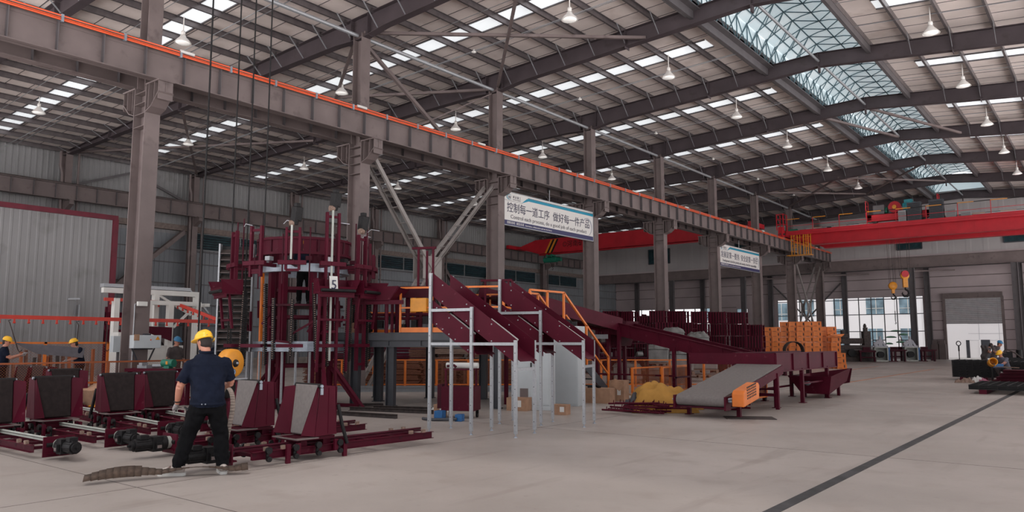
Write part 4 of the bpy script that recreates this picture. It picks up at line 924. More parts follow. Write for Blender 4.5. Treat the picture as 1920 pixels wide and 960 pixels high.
# ================================================================ BELT CARRIAGES
def make_carriage(lab, belt, dm, dt, ws):
    # dm: bin to motor, dt: bin to tail, ws: side of the folded wing and of the motor
    t = thing('belt_carriage', lab, 'conveyor carriage')
    for s in (-1, 1):
        m = MB().chan((-dt, s * .24, .14), (dm - .25 if s * ws < 0 else dm - .1, s * .24, .14), .05, .10, .006, side=-s)
        r_ = part('side_rail', m, M_MAROON, t)
        m = MB()
        for x in (-dt + .2, -dt + .45, dm - .7, dm - .45): m.b6(x - .03, x + .03, s * .24 - .022, s * .24 + .022, .19, .24)
        part('clamp_block', m, M_WOOD, r_)
    m = MB()
    for x in [-dt + .15 + k * (dm + dt - .45) / 6 for k in range(7)]: m.b6(x - .03, x + .03, -.22, .22, .125, .165)
    part('cross_member', m, M_MAROOND, t)
    for y in (.06,): part('white_belt_track', MB().cyl((-dt + .1, y, .235), (dm, y, .235), .017, 8).b6(-dt + .1, dm - .04, y - .012, y + .012, .19, .215), M_CREAM if ws > 0 else M_MAROOND, t, 'pale cream track rod' if ws > 0 else None)
    def MV(mb): mb.v = [(v[0] + dm, v[1] * ws, v[2]) for v in mb.v]; return mb
    part('pulley', MV(MB().cyl((-.02, .03, .21), (-.02, .10, .21), .06, 16)), M_CREAM, t)
    part('drive_shaft', MV(MB().cyl((-.02, -.16, .20), (-.02, .20, .20), .035, 12)), M_BLACK, t)
    part('motor_bracket', MV(MB().b6(-.02, .0, -.20, .20, .04, .31).b6(-.10, .02, -.15, .18, .08, .10).b6(-.14, -.02, .12, .14, .08, .26)), M_MAROON, t)
    part('drive_collar', MV(MB().cyl((.0, .0, .19), (.07, .0, .19), .085, 18)), M_CREAM, t)
    m = MB().cyl((.06, 0, .19), (.14, 0, .19), .10, 14).b6(.13, .27, -.09, .10, .09, .29).cyl((.27, 0, .19), (.50, 0, .19), .082, 16)
    for k in range(10): a = R(k * 36); m.b6(.29, .48, .084 * math.cos(a) - .006, .084 * math.cos(a) + .006, .19 + .084 * math.sin(a) - .006, .19 + .084 * math.sin(a) + .006)
    m.b6(.31, .43, -.05, .06, .26, .32).cyl((.50, 0, .19), (.54, 0, .19), .065, 12).cyl((.54, 0, .19), (.58, 0, .19), .018, 8).b6(.16, .24, -.13, -.09, .12, .22)
    mo = part('gear_motor', MV(m), M_BLACK, t, bevel=.004); part('motor_plate', MV(MB().b6(.17, .23, -.134, -.13, .14, .18).b6(.33, .40, .06, .064, .27, .31)), M_STEEL, mo)
    m = MB()
    for x in (-.35, .0, .35, .75):
        for s in (-1, 1): m.cyl((x, s * .29, .20), (x, s * .33, .20), .045, 12).cyl((x, s * .30, .09), (x, s * .34, .09), .035, 10).b6(x - .02, x + .02, s * .27, s * .29, .08, .22)
    part('guide_roller', m, M_BLACK, t)
    m = MB()
    for x in (-.45, -.30, .30, .45):
        for s in (-1, 1): m.b6(x - .03, x + .03, s * .26, s * .30, .0 if x == .45 or x == -.45 else .1, .25)
    part('foot_bracket', m, M_MAROON, t)
    m = MB().b6(-.28, -.16, -.18, .18, .16, .26).b6(.10, .20, -.18, .18, .16, .26).b6(-.32, .30, -.22, .22, .26, .30)
    part('bin_pedestal', m, M_MAROON, t)
    # bin: belt leaning between two flared side plates
    b_ = .27; T0, B0 = (-.02, 1.0), (.05, .31)
    m = MB(); m.prism([(T0[0] - .04, -b_, .98), (T0[0], -b_, 1.02), (T0[0] + .035, -b_, 1.0), (B0[0] + .03, -b_, .33), (B0[0], -b_, .31), (T0[0] - .04, -b_, .90)], (0, 2 * b_, 0))
    part('belt', m, belt, t, bevel=.01)
    part('top_roller', MB().cyl((T0[0], -b_ - .035, .985), (T0[0], b_ + .035, .985), .035, 14), M_BLACK, t)
    part('roller_bearing', MB().cyl((T0[0], -b_ - .06, .985), (T0[0], -b_ - .03, .985), .022, 10).cyl((T0[0], b_ + .03, .985), (T0[0], b_ + .06, .985), .022, 10).b6(T0[0] - .02, T0[0] + .02, b_ + .045, b_ + .06, .87, .96), M_ZINC, t)
    for s in (-1, 1):
        y = s * (b_ + .012); o = s * (b_ + .15)
        m = MB().prism([(-.30, y, .32), (-.26, y, .98), (-.02, y, 1.0), (.05, y, .31)], (0, s * .008, 0))
        if s == ws:     # folded wing
            m.prism([(.0, y, .985), (.10, o, .96), (.12, o, .80), (.06, y, .31)], (-.006, 0, -.006)).prism([(.12, o, .80), (.28, o * .90, .34), (.06, y, .31)], (-.006, 0, -.006))
            m.prism([(.10, o, .96), (.12, o, .80), (.28, o * .90, .34), (-.02, o * .93, .33), (-.08, o, .95)], (0, s * .006, 0))
        else: m.prism([(-.01, y, .99), (.03, y, .97), (.20, y - s * .10, .33), (.05, y, .31)], (.004, s * .006, 0)).b6(-.17, -.155, y - .004, y + .012 * s + .004, .34, .96)
        part('side_plate', m, M_MAROON, t)
        m = MB()
        for z in (.45, .62, .80, .93): m.lathe([(.001, .008), (.009, .006), (.012, 0)], (-.22, y, z), 8, ax=(0, s, 0))
        part('bolt', m, M_ZINC, t)
    part('bottom_lip', MB().b6(.0, .34, -b_ - .04, b_ + .04, .285, .30), M_STEEL, t)
    part('back_plate', MB().b6(-.31, -.30, -b_, b_, .32, .97), M_MAROON, t)
    part('drag_chain', MB().tube([(-.33, b_ * ws * -1, .72), (-.38, -ws * (b_ + .03), .45), (-.46, -ws * (b_ + .05), .18)], .028, 6), M_BLACK, t)
    return t
A = R(-7); ca, sa = math.cos(A), math.sin(A)
def place(px, py, rz, d=2.78):  # the motor end stands at px, py
    return (px - d * math.cos(rz), py - d * math.sin(rz), 0)
C0 = make_carriage('maroon carriage with black belt bin at the left edge of the front row', M_BELT, 2.48, 1.35, 1)
A0 = R(1); mx = place(-11.2, 4.52, A0); C0.location = mx; C0.rotation_euler = (0, 0, A0)
for (x, y, A1, lab) in ((-11.55, 5.48, R(0), 'maroon carriage with black belt bin, second from the left in the front row'), (-11.95, 6.45, R(-6), 'maroon carriage with black belt bin, third from the left in the front row'), (-12.3, 7.38, A, 'maroon carriage with black belt bin, right end of the front row beside the standing worker')):
    dup(C0, place(x, y, A1), A1, lab)
for (x, y, a, lab) in ((-15.1, 5.2, R(-2), 'maroon carriage with black belt bin at the left edge of the second row'), (-15.1, 6.9, R(-3), 'maroon carriage with black belt bin in the second row right of two turned away ones')):
    dup(C0, place(x, y, a), a, lab)
for (x, y, lab) in ((-21.35, 7.45, 'maroon carriage turned away showing its back, left of the pair'), (-20.55, 7.5, 'maroon carriage turned away showing its back, right of the pair')):
    dup(C0, (x, y, 0), R(-84), lab)
C1 = make_carriage('maroon carriage with grey belt bin in front, its long rail pointing right', M_BELTG, 1.2, 2.15, -1)
A2 = R(-93.5); C1.location = place(-9.05, 5.2, A2, 1.5); C1.rotation_euler = (0, 0, A2)
dup(C1, place(-10.6, 5.3, R(-91), 1.5), R(-91), 'maroon carriage with grey belt bin behind the front grey one')
# strap dispenser and strap
t = thing('strap_dispenser', 'round orange reel dispenser on a stand behind the near worker', 'dispenser', (-9.98, 6.12, 0), R(107))
part('reel_cover', MB().lathe([(.001, -.09), (.17, -.09), (.20, -.07), (.205, .0), (.20, .07), (.17, .09), (.001, .09)], (0, 0, 1.29), 32, ax=(0, -1, 0)), M_AMBER, t)
part('hub', MB().lathe([(.055, 0), (.05, .02), (.02, .03), (.001, .03)], (0, -.09, 1.29), 18, ax=(0, -1, 0)), M_BLACK, t)
part('hub_nut', MB().lathe([(.018, 0), (.018, .04), (.001, .04)], (0, -.10, 1.29), 8, ax=(0, -1, 0)), M_ZINC, t)
part('round_sticker', MB().lathe([(.045, 0), (.045, .003), (.001, .003)], (-.03, -.09, 1.165), 20, ax=(0, -1, 0)), M_BLU2, t); part('sticker_ring', MB().tube([(-.03 + .03 * math.cos(R(q)), -.094, 1.165 + .03 * math.sin(R(q))) for q in range(0, 360, 30)], .003, 5, closed=True).b6(-.035, -.025, -.096, -.092, 1.15, 1.18), M_SIGNW, t)
part('lower_wheel', MB().lathe([(.001, -.05), (.13, -.05), (.15, -.03), (.15, .03), (.13, .05), (.001, .05)], (-.06, 0, .95), 24, ax=(0, -1, 0)), M_BLACK, t)
part('top_plate', MB().b6(-.25, .28, -.08, .14, 1.055, 1.075), M_GALV, t)
part('stand', MB().prism([(-.16, .04, 1.05), (.2, .04, 1.05), (.06, .04, .75), (-.04, .04, .75)], (0, .06, 0)).b6(-.03, .03, .04, .10, .05, .8).b6(-.25, .25, -.15, .25, 0, .05), M_MAROON, t)
m = MB(); N = 52; ctr = []
for k in range(N + 1):
    a = R(80 - 340 * k / N); ctr.append(Vector((.13 * math.cos(a) + .01 * math.sin(3 * a), .02 * math.sin(2 * a), .62 + .36 * math.sin(a))))
def ribbon(m, pts, w, side, th=.006):
    side = Vector(side)
    for a, b_ in zip(pts[:-1], pts[1:]): 
        a, b_ = Vector(a), Vector(b_); d = (b_ - a); n_ = d.cross(side).normalized() * th; s = side * w / 2
        m.add([a - s - n_, a + s - n_, a + s + n_, a - s + n_, b_ - s - n_, b_ + s - n_, b_ + s + n_, b_ - s + n_], [(0, 1, 5, 4), (1, 2, 6, 5), (2, 3, 7, 6), (3, 0, 4, 7), (0, 3, 2, 1), (4, 5, 6, 7)], True)
    return m
m = ribbon(MB(), ctr, .06, Vector((.5, .85, 0)).normalized(), .003)
solo('hanging_strap_loop', m, M_PLATE, 'pale coiled strap hanging in loops behind the right leg of the near worker', 'strap', (-9.22, 5.62, .02))
pts = []
for k in range(25):
    s = k / 24; pts.append(Vector((-.75 + 1.75 * s, .14 * math.sin(3.0 * s), .055 + .035 * abs(math.sin(7 * s)))))
m = MB()
for a, b_ in zip(pts[:-1], pts[1:]):
    i = pts.index(a); tw = .35 + .5 * math.sin(i * .3); sd1 = Vector((0, math.cos(tw), math.sin(tw)))
    w_a = .15 if i < 8 else .12
    m.add([a - sd1 * w_a / 2 * .9, a + sd1 * w_a / 2, b_ + sd1 * w_a / 2, b_ - sd1 * w_a / 2 * .9, a - sd1 * w_a / 2 + Vector((0, 0, .008)), a + sd1 * w_a / 2 + Vector((0, 0, .008)), b_ + sd1 * w_a / 2 + Vector((0, 0, .008)), b_ - sd1 * w_a / 2 + Vector((0, 0, .008))], [(0, 1, 2, 3), (4, 7, 6, 5), (0, 4, 5, 1), (1, 5, 6, 2), (2, 6, 7, 3), (3, 7, 4, 0)], True)
solo('canvas_strap', m, M_STRAP, 'wide brown woven strap lying twisted on the floor by the near worker', 'strap', (-8.85, 4.55, .012), R(62))

# ================================================================ TALL SLATTED RACK
t = thing('slatted_rack', 'tall dark rack of slanting slats left of the round tower', 'rack', (-17.75, 10.95, 0), R(43))
for x in (-.42, .42): part('side_post', MB().b6(x - .02, x + .02, -.09, .09, 0, 4.1), M_GALV, t)
for k in range(23):
    z = .25 + k * .166
    sl = part('slat', MB().box((0, 0, z), (.80, .17, .014), Matrix.Rotation(.75, 3, 'X')), M_IRON if k > 5 else M_WALLW, t, None if k > 5 else 'pale slat')
    part('slat_edge', MB().b6(-.40, .40, -.068, -.060, z - .062, z - .046), M_STEEL, sl)
part('back_sheet', MB().b6(-.40, .40, .085, .095, 1.15, 4.05), M_BLACK, t)

# ================================================================ ROUND SORTING TOWER
SX, SY = -16.2, 11.9
t = thing('sorting_tower', 'round maroon sorting tower of posts, rings and drag chains', 'sorting machine', (SX, SY, 0))
def arc_ring(m, r0, r1, z0, z1, a0=0, a1=360, n=48):
    k0 = int(n * (a1 - a0) / 360)
    for k in range(k0):
        a, b_ = R(a0 + (a1 - a0) * k / k0), R(a0 + (a1 - a0) * (k + 1) / k0)
        q = [(r_ * math.cos(x), r_ * math.sin(x), z) for x in (a, b_) for r_ in (r0, r1) for z in (z0, z1)]
        m.add(q, [(0, 1, 3, 2), (4, 6, 7, 5), (0, 4, 5, 1), (2, 3, 7, 6), (1, 5, 7, 3), (0, 2, 6, 4)])
    return m
part('upper_drum_rim', arc_ring(arc_ring(MB(), 1.10, 1.17, 4.06, 4.12), 1.08, 1.17, 3.70, 3.76), M_MAROON, t)
m = MB()
for k in range(18):
    if k in (8, 9, 12): continue
    arc_ring(m, 1.11, 1.13, 3.74, 4.08, k * 20 + 2, k * 20 + 18)
part('drum_panel', m, M_MAROON, t)
m = MB()
for k in range(18): a = R(k * 20); part('drum_post', MB().bar((1.13 * math.cos(a), 1.13 * math.sin(a), 3.72), (1.13 * math.cos(a), 1.13 * math.sin(a), 4.1), .05, .05), M_MAROOND, t)
part('upper_bearing_ring', arc_ring(arc_ring(MB(), .95, 1.12, 3.28, 3.32), 1.06, 1.10, 3.32, 3.48), M_ZINC, t, 'bright zinc ring'); part('lower_bearing_ring', arc_ring(arc_ring(MB(), .98, 1.20, 1.36, 1.40), 1.14, 1.17, 1.40, 1.60), M_ZINC, t, 'bright zinc ring')
part('work_deck', arc_ring(MB(), .02, 1.0, 2.45, 2.50), M_MAROOND, t)
for k in range(7):
    a = R((20, 110, 200, 290, -20, -75, -105)[k]); x, y = .82 * math.cos(a), .82 * math.sin(a)
    part('main_leg', MB().b6(x - .06, x + .06, y - .06, y + .06, 0, 4.05), M_MAROON, t)
    x2, y2 = 1.65 * math.cos(a), 1.65 * math.sin(a)
    if k < 4: part('foot_brace', MB().bar((x, y, 1.0), (x2, y2, .04), .10, .06).bar((x, y, .05), (x2, y2, .05), .08, .08), M_MAROON, t)
m = MB()
for z in (.06, 1.0, 2.2, 2.9):
    for k in range(4):
        a, b_ = R(20 + k * 90), R(110 + k * 90); m.bar((.78 * math.cos(a), .78 * math.sin(a), z), (.78 * math.cos(b_), .78 * math.sin(b_), z), .06, .08)
part('tie_bar', m, M_MAROON, t)
part('conduit_pole', MB().bar((-.42, -.92, .02), (-.42, -.92, 3.3), .07, .06), M_ORANGE, t, 'orange upright channel')
random.seed(3)
def station(ang, top, low, motor, bin_, braces=False, r_=1.75):
    a = R(ang); er = Vector((math.cos(a), math.sin(a), 0)); et = Vector((-math.sin(a), math.cos(a), 0)); P_ = lambda r0, tt, z: tuple(er * r0 + et * tt + Vector((0, 0, z)))
    q = part('station_mast', MB().bar(P_(r_, -.15, low), P_(r_, -.15, top), .055, .08, up=er).bar(P_(r_, .15, low), P_(r_, .15, top), .055, .08, up=er).bar(P_(r_, -.15, top - .1), P_(r_, .15, top - .1), .04, .06).bar(P_(r_, -.15, low + .15), P_(r_, .15, low + .15), .04, .06).bar(P_(r_, -.15, (low + top) / 2 - .5), P_(r_, .15, (low + top) / 2 - .5), .04, .06), M_MAROON, t)
    if ang in (-15, -45): part('belt_track', MB().bar(P_(r_ + .05, -.03, max(low, .9) + .25), P_(r_ + .05, -.03, top + .05), .045, .03, up=er), M_CREAM, q, 'pale cream track')
    part('radial_arm',  MB().bar(P_(1.05, 0, 3.42), P_(r_ + .1, 0, 3.42), .10, .08).bar(P_(r_ + .05, -.32, 3.42), P_(r_ + .05, .32, 3.42), .08, .10).bar(P_(1.1, 0, 1.5), P_(r_ + .08, 0, 1.5), .08, .07).bar(P_(r_ + .05, -.3, 1.5), P_(r_ + .05, .3, 1.5), .07, .08), M_MAROON, t)
    if motor:
        g_ = part('mast_motor', MB().box(P_(r_ - .02, .06, top + .32), (.19, .2, .34), Matrix.Rotation(.15, 3, 'Y')).box(P_(r_ - .02, .06, top + .53), (.12, .12, .1)).lathe([(.06, 0), (.09, .12)], P_(r_, .04, top + .06), 10), M_BLACK, t, bevel=.02)
        part('motor_pulley', MB().cyl(P_(r_, -.10, top + .10), P_(r_, .02, top + .10), .07, 12), M_WOOD, g_)
    if bin_:
        z = 2.72; m = MB()
        m.prism([P_(r_ - .1, -.42, z), P_(r_ + .35, -.42, z), P_(r_ + .45, -.52, z + .32), P_(r_ - .1, -.42, z + .34)], et * .01)
        m.prism([P_(r_ - .1, .42, z), P_(r_ + .35, .42, z), P_(r_ + .45, .52, z + .32), P_(r_ - .1, .42, z + .34)], et * .01)
        m.prism([P_(r_ - .1, -.42, z), P_(r_ - .1, .42, z), P_(r_ - .1, .42, z + .34), P_(r_ - .1, -.42, z + .34)], er * .01)
        m.prism([P_(r_ + .35, -.42, z), P_(r_ + .35, .42, z), P_(r_ + .40, .47, z + .14), P_(r_ + .40, -.47, z + .14)], er * .01)
        m.prism([P_(r_ - .1, -.42, z), P_(r_ + .36, -.42, z), P_(r_ + .36, .42, z), P_(r_ - .1, .42, z)], (0, 0, -.02)).bar(P_(r_ + .30, -.44, z - .05), P_(r_ + .30, .44, z - .05), .05, .10)
        g_ = part('sorting_bin', m, M_MAROON, t); part('bin_roller', MB().cyl(P_(r_ + .42, -.42, z + .05), P_(r_ + .42, .42, z + .05), .04, 10), M_BLACK, g_)
        part('bin_support', MB().bar(P_(r_ + .2, -.36, z), P_(r_ + .1, -.36, .9 if braces else 1.9), .05, .05).bar(P_(r_ + .2, .36, z), P_(r_ + .1, .36, .9 if braces else 1.9), .05, .05).bar(P_(r_ + .15, -.36, 2.1), P_(r_ + .15, .36, 2.1), .04, .05), M_MAROON, g_)
    if braces:
        part('mast_brace', MB().bar(P_(r_, .15, 1.0), P_(r_ + .35, .75, .03), .09, .06).bar(P_(r_, -.15, .95), P_(r_ + .75, -.35, .03), .09, .06).bar(P_(r_, -.2, .05), P_(.75, -.2, .05), .08, .08).bar(P_(r_, .2, .05), P_(.75, .2, .05), .08, .08).bar(P_(r_, -.16, .35), P_(.75, -.16, .35), .06, .06), M_MAROON, t)
stn = [(-15, 4.65, 0, 1, 1, 1), (15, 4.2, .9, 1, 1, 0), (-45, 4.25, 3.25, 1, 0, 0), (-75, 4.3, 3.1, 0, 0, 0), (-105, 4.25, 2.7, 0, 1, 0), (75, 4.2, 3.2, 0, 0, 0), (165, 4.2, 3.2, 0, 0, 0), (-135, 4.2, 3.2, 0, 0, 0), (45, 3.8, 3.2, 0, 0, 0)]
for a in stn: station(*a)
for k in range(20):
    a = R(-135 + k * 15 + random.uniform(-3, 3)); r0 = 1.42 + .28 * (k % 2); z1 = random.uniform(2.55, 3.0); z0 = random.uniform(.75, 1.3); sw = random.uniform(-.12, .12)
    x, y = r0 * math.cos(a), r0 * math.sin(a); tx, ty = -math.sin(a) * sw, math.cos(a) * sw
    m = MB(); n_ = int((z1 - z0) / .05)
    for q in range(n_):
        f_ = q / n_; m.use(0).box((x + tx * f_, y + ty * f_, z1 + (z0 - z1) * f_), (.075, .075, .038), Matrix.Rotation(a, 3, 'Z')); m.use(1).box((x + tx * f_ + .04 * math.cos(a), y + ty * f_ + .04 * math.sin(a), z1 + (z0 - z1) * f_), (.016, .03, .016), Matrix.Rotation(a, 3, 'Z'))
    m.use(0).tube([(x, y, z1), (x + tx, y + ty, z0)], .016, 5)
    g_ = part('drag_chain', m, [M_BLACK, M_WOOD], t)
for k in range(12):
    a = R(-120 + k * 22); x, y = (1.25) * math.cos(a), (1.25) * math.sin(a); z0 = random.uniform(2.7, 3.1)
    part('cable_post', MB().cyl((x * 1.3, y * 1.3, z0), (x * 1.3, y * 1.3, 4.3 + random.uniform(-.2, .25)), .018, 6), M_MAROOND, t)
    if k % 2: part('loose_cable', MB().tube([(x * 1.3, y * 1.3, 4.35), (x * 1.36 + .08, y * 1.3, 4.42), (x * 1.42 + .22, y * 1.3 + .1, 4.38)], .010, 5), M_GREYP, t)
    part('control_pod', MB().box((x * 1.02, y * 1.02, 3.58), (.14, .14, .10), Matrix.Rotation(a, 3, 'Z')), (M_BLACK, M_MAROOND, M_GALV)[k % 3], t)
for k in range(14):
    a = R(-150 + k * 17); r0 = random.uniform(.95, 1.5); x, y = r0 * math.cos(a), r0 * math.sin(a)
    b_ = a + random.uniform(-.25, .25); z0 = random.uniform(1.6, 2.2); part('lever_bar', MB().bar((x, y, z0), (r0 * math.cos(b_ + .2), r0 * math.sin(b_ + .2), z0 + random.uniform(-.1, .9)), .045, .05), M_MAROON, t)
m = MB()
for k in range(9): a = R(-140 + k * 14); m.b6(1.3 * math.cos(a) - .02, 1.3 * math.cos(a) + .02, 1.3 * math.sin(a) - .02, 1.3 * math.sin(a) + .02, .15, 1.35)
part('lower_grey_post', m, M_GALV, t)
aa = R(-15); er = Vector((math.cos(aa), math.sin(aa), 0)); et = Vector((-math.sin(aa), math.cos(aa), 0))
o = er * 2.17 + et * -.22; pl = part('number_plate', MB().prism([tuple(o + Vector((0, 0, 2.78))), tuple(o + et * .20 + Vector((0, 0, 2.78))), tuple(o + et * .20 - er * .05 + Vector((0, 0, 3.10))), tuple(o - er * .05 + Vector((0, 0, 3.10)))], er * .01), M_PAPER, t, 'pale plate with the number 5')
put_text('plate_number', '5', .30, M_INK, pl, Matrix.Translation(o + er * .016 + et * .02 + Vector((0, 0, 2.80))) @ Matrix(((et.x, 0, er.x, 0), (et.y, 0, er.y, 0), (0, 1, 0, 0), (0, 0, 0, 1))))
# dark beams on the floor beside it
for k, (p, q, s, lab) in enumerate((((-14.6, 10.75, .045), (-11.9, 11.15, .045), .09, 'dark steel beam on the floor nearest the camera below the tower'), ((-14.2, 11.8, .045), (-11.75, 12.45, .045), .09, 'long dark steel beam on the floor pointing right under the platform'), ((-14.0, 12.35, .045), (-12.4, 12.95, .045), .09, 'dark steel beam on the floor just before the platform columns'), ((-15.0, 12.5, .04), (-14.35, 13.0, .04), .08, 'short dark beam between two platform columns'))):
    solo('steel_beam', MB().chan((0, 0, 0), Vector(q) - Vector(p), .07, s, .008), M_IRON, lab, 'beam', p)

# ================================================================ PLATFORM
PA = R(25); 
t = thing('mezzanine_platform', 'dark grey steel platform with orange guard rails beside the round tower', 'platform', (-14.20, 13.05, 0), PA)
# local: x to the right along the near edge, y away
W0, W1, D1, PZ = -1.75, 2.9, 3.1, 1.82
m = MB().b6(W0, W1, 0, D1, PZ - .03, PZ)
part('deck_plate', m, M_ANTHR, t)
for y in (0, D1): part('edge_beam', MB().chan((W0, y, PZ - .11), (W1, y, PZ - .11), .07, .16, .01, side=-1), M_ANTHR, t)
for y in (.05, D1 / 2, D1 - .05): part('main_beam', MB().ibeam((W0, y, PZ - .27), (W1, y, PZ - .27), .14, .18), M_ANTHR, t)
for x in (W0 + .05, W0 + .8, -.05, .8, 1.8, W1 - .05): part('cross_beam', MB().ibeam((x, 0, PZ - .27), (x, D1, PZ - .27), .10, .16), M_ANTHR, t)
for x, y in ((-.95, .1), (0, .1), (-.95, 1.55), (0, 3.0), (1.6, 2.9), (2.7, .1), (2.7, 3.0), (-1.6, 3.0)): part('platform_column', MB().ibeam((x, y, 0), (x, y, PZ - .36), .20, .20, .012, .01, up=(1, 0, 0)).b6(x - .13, x + .13, y - .13, y + .13, 0, .02), M_ANTHR, t)
def rail(parent, pts, h=1.1, toe=True, post_every=1.1):
    m = MB()
    for a, b_ in zip(pts[:-1], pts[1:]):
        a, b_ = Vector(a), Vector(b_); n_ = max(1, round((b_ - a).length / post_every)); u = Vector((0, 0, 1))
        for k in range(n_ + 1): c = a.lerp(b_, k / n_); m.bar(c, c + u * h, .045, .045)
        m.bar(a + u * h, b_ + u * h, .045, .045).bar(a + u * h * .55, b_ + u * h * .55, .04, .04)
        if toe: m.bar(a + u * .06, b_ + u * .06, .012, .12)
    return part('guard_rail', m, M_ORANGE, parent, 'orange guard rail')
rail(t, [(.27, -.02, PZ), (1.1, -.02, PZ)]); rail(t, [(1.1, -.02, PZ), (W1, -.02, PZ)]); rail(t, [(W1, 0, PZ), (W1, 1.9, PZ)]); rail(t, [(W0, D1, PZ), (W1, D1, PZ)]); rail(t, [(W0, 1.4, PZ), (W0, D1, PZ)])
def yb(lab, loc, rz, w=.42, h=.38):
    solo('guard_box', MB().b6(-w / 2, w / 2, -.10, .10, 0, h), M_AMBER, lab, 'guard box', loc, rz, bevel=.015)
# machine on the platform: infeed frame of maroon posts
t = thing('infeed_frame', 'maroon infeed frame of posts and rollers standing on the platform', 'machine frame', (-14.6, 13.55, PZ), PA)
m = MB()
for x in [-.9, -.6, -.3, 0, .3, .65, 1.0, 1.35]:
    for y in (.2, .9): m.b6(x - .035, x + .035, y - .035, y + .035, 0, 1.0 + (.1 if x > .2 else 0))
for z in (.35, .45, .95): m.b6(-.95, 1.4, .18, .22, z, z + .06).b6(-.95, 1.4, .88, .92, z, z + .06)
part('frame_post', m, M_MAROON, t)
part('roller_bed', MB().b6(-1.1, 1.5, .12, .98, .98, 1.06).b6(-1.1, 1.5, .10, .14, .9, 1.2), M_MAROOND, t)
m = MB()
for k in range(7): m.b6(-.8 + k * .31, -.66 + k * .31, .05, .16, .02 + (k % 3) * .1, .22 + (k % 3) * .1)
part('valve_block', m, M_BLACK, t)
part('gantry', MB().b6(.55, .60, .15, .2, 1.0, 2.2).b6(.95, 1.0, .15, .2, 1.0, 2.2).b6(.4, 1.05, .14, .21, 2.16, 2.22).b6(.55, .6, .8, .85, 1.0, 2.2), M_MAROON, t)
t = thing('transfer_bin', 'maroon trough bin between the tower and the platform', 'bin', (-14.15, 12.65, 2.60), PA)
m = MB().prism([(-.75, 0, 0), (.25, 0, 0), (.5, -.05, .34), (-.75, -.05, .34)], (0, .012, 0)).prism([(-.75, .6, 0), (.25, .6, 0), (.5, .65, .34), (-.75, .65, .34)], (0, .012, 0)).b6(-.75, .25, 0, .6, -.02, 0).prism([(.25, 0, 0), (.25, .6, 0), (.5, .65, .3), (.5, -.05, .3)], (.01, 0, 0)).b6(-.8, .6, 0, .05, -.1, 0)
part('trough', m, M_MAROON, t)
part('trough_leg', MB().b6(-.6, -.54, .1, .16, -.8, 0).b6(.1, .16, .1, .16, -.8, 0).b6(-.6, -.54, .45, .51, -.8, 0).b6(.1, .16, .45, .51, -.8, 0), M_MAROON, t)
yb('amber guard box hanging on the platform rail left of the chutes', (-13.50, 13.36, PZ + .50), PA, .42, .34); yb('amber guard panel half hidden behind the upper chute', (-12.55, 13.75, PZ + .45), PA, .6, .35)
for k, (x, y, s, lab) in enumerate(((-1.15, .25, .2, 'small cardboard box on the platform deck, left one'), (-.86, .3, .16, 'small cardboard box on the platform deck, right one'))):
    solo('cardboard_box', MB().b6(-s / 2, s / 2, -s / 2, s / 2, 0, s * 1.25).b6(-.02, .02, -s / 2 - .001, s / 2 + .001, 0, s * 1.252), M_CARD, lab, 'box', (-14.2 + x * math.cos(PA) - y * math.sin(PA), 13.05 + x * math.sin(PA) + y * math.cos(PA), PZ))
solo('maroon_gantry', MB().b6(-.35, -.3, -.03, .03, 0, 1.45).b6(.3, .35, -.03, .03, 0, 1.45).b6(-.45, .42, -.04, .04, 1.4, 1.46).b6(.30, .35, .5, .56, 0, 1.45).b6(.3, .35, 0, .55, 1.4, 1.45).b6(-.3, .3, -.02, .02, .6, .65), M_MAROON, 'maroon portal frame standing high behind the left chute', 'frame', (-13.2, 16.0, PZ), PA)
# stair with orange rails
SXX = -12.45
t = thing('steel_stair', 'dark steel stair with orange handrails coming down from the platform', 'stair', (SXX, 16.9, 0))
for x in (0, .8): part('stringer', MB().bar((x, 0, 1.72), (x, 2.35, .08), .02, .24), M_ANTHR, t)
for k in range(8): part('tread', MB().b6(0, .8, .12 + k * .29, .34 + k * .29, 1.55 - k * .205, 1.58 - k * .205), M_ANTHR, t)
for x in (-.03, .83):
    m = MB().bar((x, -1.5, 2.9), (x, 0, 2.9), .05, .05).bar((x, 0, 2.9), (x, 2.25, 1.15), .05, .05).bar((x, 2.25, 1.17), (x, 2.25, .03), .05, .05).bar((x, .1, 2.3), (x, 2.25, .65), .04, .04)
    for y, z0, z1 in ((-1.5, 1.8, 2.9), (-.75, 1.8, 2.9), (0, 1.7, 2.9), (1.1, .95, 2.05)): m.b6(x - .025, x + .025, y - .025, y + .025, z0, z1)
    part('hand_rail', m, M_ORANGE, t, 'orange handrail')
part('landing', MB().b6(-.1, .9, -1.6, .1, 1.68, 1.8), M_ANTHR, t)
for y in (-1.5, -.1): part('landing_post', MB().b6(.02, .1, y - .04, y + .04, 0, 1.68).b6(.72, .8, y - .04, y + .04, 0, 1.68), M_MAROON, t)

